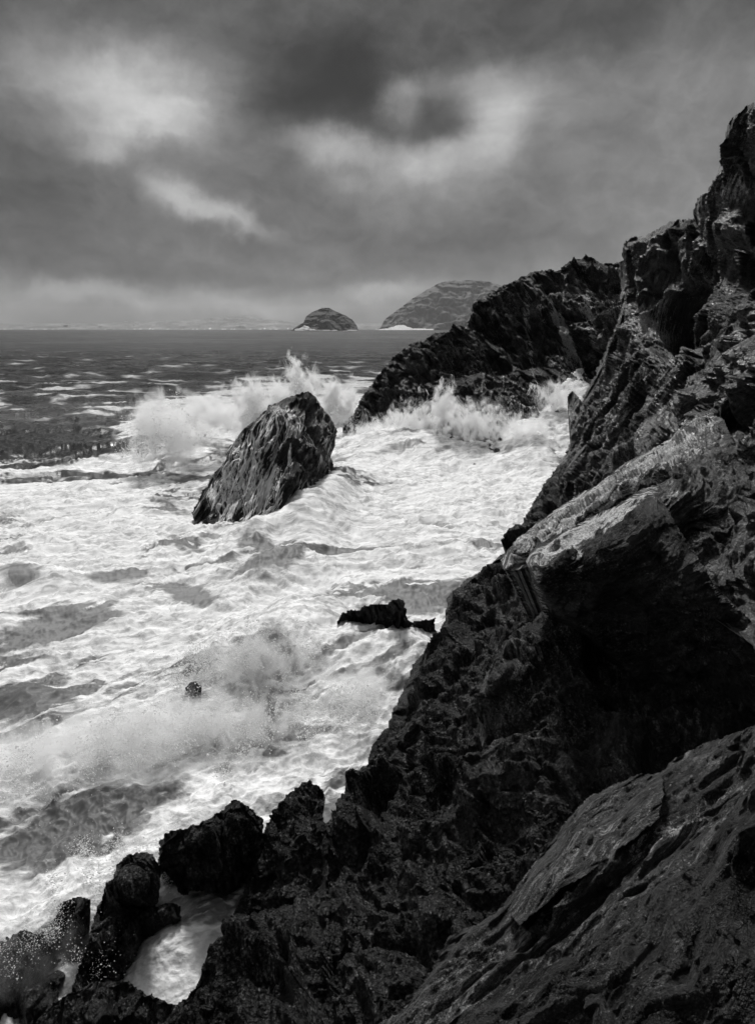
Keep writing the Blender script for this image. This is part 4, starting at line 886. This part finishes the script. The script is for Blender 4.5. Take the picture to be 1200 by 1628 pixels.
def mist(name, c, rad, dens, seed, label, rot=0.0, nscale=0.6, thr=0.45, rag=1.0):
    """drifting spray too fine to see as drops: a lumpy cloud with noise-shaped density"""
    n, k = 24, 14
    th = np.linspace(0, 2 * np.pi, n, endpoint=False); ph = np.linspace(0.06, np.pi - 0.06, k)
    V = np.array([(math.sin(p) * math.cos(t), math.sin(p) * math.sin(t), math.cos(p)) for p in ph for t in th])
    F = np.array([[j * n + i, (j + 1) * n + i, (j + 1) * n + (i + 1) % n, j * n + (i + 1) % n] for j in range(k - 1) for i in range(n)])
    T = np.concatenate([[(n * k, i, (i + 1) % n, (i + 1) % n)] for i in range(n)] + [[(n * k + 1, (k - 1) * n + (i + 1) % n, (k - 1) * n + i, (k - 1) * n + i)] for i in range(n)])
    V = np.r_[V, [[0, 0, 1], [0, 0, -1]]]
    tris = np.concatenate([F[:, [0, 1, 2]], F[:, [0, 2, 3]], T[:, :3]])
    m, t, out = new_mat(name + '_air')
    tcn = t.node('ShaderNodeTexCoord').outputs['Object']
    pos = t.node('ShaderNodeNewGeometry').outputs['Position']
    r = t.node('ShaderNodeVectorMath', operation='LENGTH', ins={0: tcn}).outputs['Value']
    nn = t.noise(t.mapping(pos, (1, 1, 0.7), (0, 0.3, 0), (seed, 0, 0)), nscale, 9, 0.68, 0.5)
    f_ = t.m('ADD', t.m('MULTIPLY', t.m('SUBTRACT', nn, 0.5), 3.8 * rag), t.m('SUBTRACT', t.m('MULTIPLY', t.m('SUBTRACT', 1.0, r), 1.25), thr))
    d = t.m('MULTIPLY', t.ramp(f_, 0.0, 0.6), t.ramp(r, 1.0, 0.88, 0.0, dens * 1.3))
    p = t.node('ShaderNodeVolumePrincipled', ins={'Color': (0.98, 0.98, 0.98, 1), 'Density': d, 'Anisotropy': 0.45})
    t.l.new(p.outputs[0], out.inputs['Volume'])
    o = make_mesh(name, V, tris, m, smooth=False, kind='stuff', label=label, cat='spray')
    o.location = c; o.scale = rad; o.rotation_euler = (0, 0, rot)
    return o
mist('spray_mist', at(475, 640, 64), (2.6, 2.2, 4.6), 4, 1, 'tallest plume of spray rising straight behind the peak of the sea stack', nscale=1.1)
mist('spray_mist', at(415, 655, 60), (4.4, 2.2, 3.3), 3.2, 2, 'broad cloud of spray behind the left shoulder of the sea stack', nscale=1.1)
mist('spray_mist', at(528, 655, 78), (4.2, 2.0, 4.6), 3.5, 3, 'cloud of spray in the gap between the sea stack and the headland tip', nscale=0.9)
mist('spray_mist', at(270, 690, 51), (4.4, 2.4, 3.6), 1.3, 4, 'soft cloud of fine spray on the open water left of the sea stack', nscale=0.9)
mist('spray_mist', at(330, 660, 56), (4.2, 2.2, 1.8), 2.2, 5, 'low trailing spray between the left burst and the sea stack', nscale=0.9)
mist('spray_mist', on_z(300, 1160, 0.4), (4.2, 1.6, 1.1), 1.7, 6, 'long bank of fine spray over the collapsing wave in the middle of the water', rot=0.35, nscale=2.4)
mist('spray_mist', on_z(400, 1060, 0.6), (2.6, 1.4, 1.1), 2.0, 7, 'small bank of spray over the two dark rock tips in the middle of the water', rot=0.5, nscale=2.4)
mist('spray_mist', on_z(80, 1190, 0.3), (3.0, 1.4, 0.9), 1.7, 8, 'bank of fine spray over the wave at the left edge', rot=0.3, nscale=2.4)
mist('spray_mist', on_z(560, 1080, 0.5), (1.6, 1.4, 0.9), 1.6, 9, 'thin spray over the falling wave beside the cliff', nscale=1.0)
mist('spray_mist', on_z(30, 1530, 0.3), (1.5, 1.1, 0.5), 0.35, 10, 'soft spray over the breaker at the lower left', rot=0.5, nscale=1.6)
mist('spray_mist', on_z(400, 850, .3), (2.4, 1.2, 0.8), 2.0, 12, 'small burst of spray at the foot of the sea stack', nscale=1.8)
for k_, (u_, v_, Y_, r_, d_, lb_) in enumerate([
    (600, 690, 63, (3.2, 1.2, 1.3), 2.2, 'low splash at the lowest point of the headland tip'), (660, 675, 61, (3.6, 1.2, 2.2), 2.6, 'splash climbing the headland rock right of its tip'),
    (706, 655, 60, (1.5, 1.0, 2.9), 3.2, 'tallest splash against the low ledges under the headland'), (755, 675, 58, (3.4, 1.2, 2.2), 2.4, 'broad splash against the middle of the low ledges'),
    (830, 690, 57, (3.0, 1.2, 1.9), 1.8, 'splash at the foot of the gully between headland and cliff'), (890, 635, 63, (2.4, 1.2, 2.0), 2.4, 'splash at the top of the gully beside the pointed rock')]):
    mist('spray_mist', at(u_, v_, Y_), r_, d_, 30 + k_, lb_, nscale=1.9, rag=1.5)

# ------------------------------------------------------------------ haze
def haze():
    x0, x1, y0, y1, z0, z1 = -24000, 24000, -300, 20000, -12, 520
    V = np.array([(x, y, z) for x in (x0, x1) for y in (y0, y1) for z in (z0, z1)], float)
    F = np.array([[0, 1, 3, 2], [4, 6, 7, 5], [0, 4, 5, 1], [2, 3, 7, 6], [0, 2, 6, 4], [1, 5, 7, 3]])
    m, t, out = new_mat('sea_haze')
    p = t.node('ShaderNodeVolumePrincipled', ins={'Color': (0.9, 0.9, 0.9, 1), 'Density': 0.000026, 'Anisotropy': 0.2})
    t.l.new(p.outputs[0], out.inputs['Volume'])
    make_mesh('haze', V, F, m, smooth=False, kind='stuff')
haze()
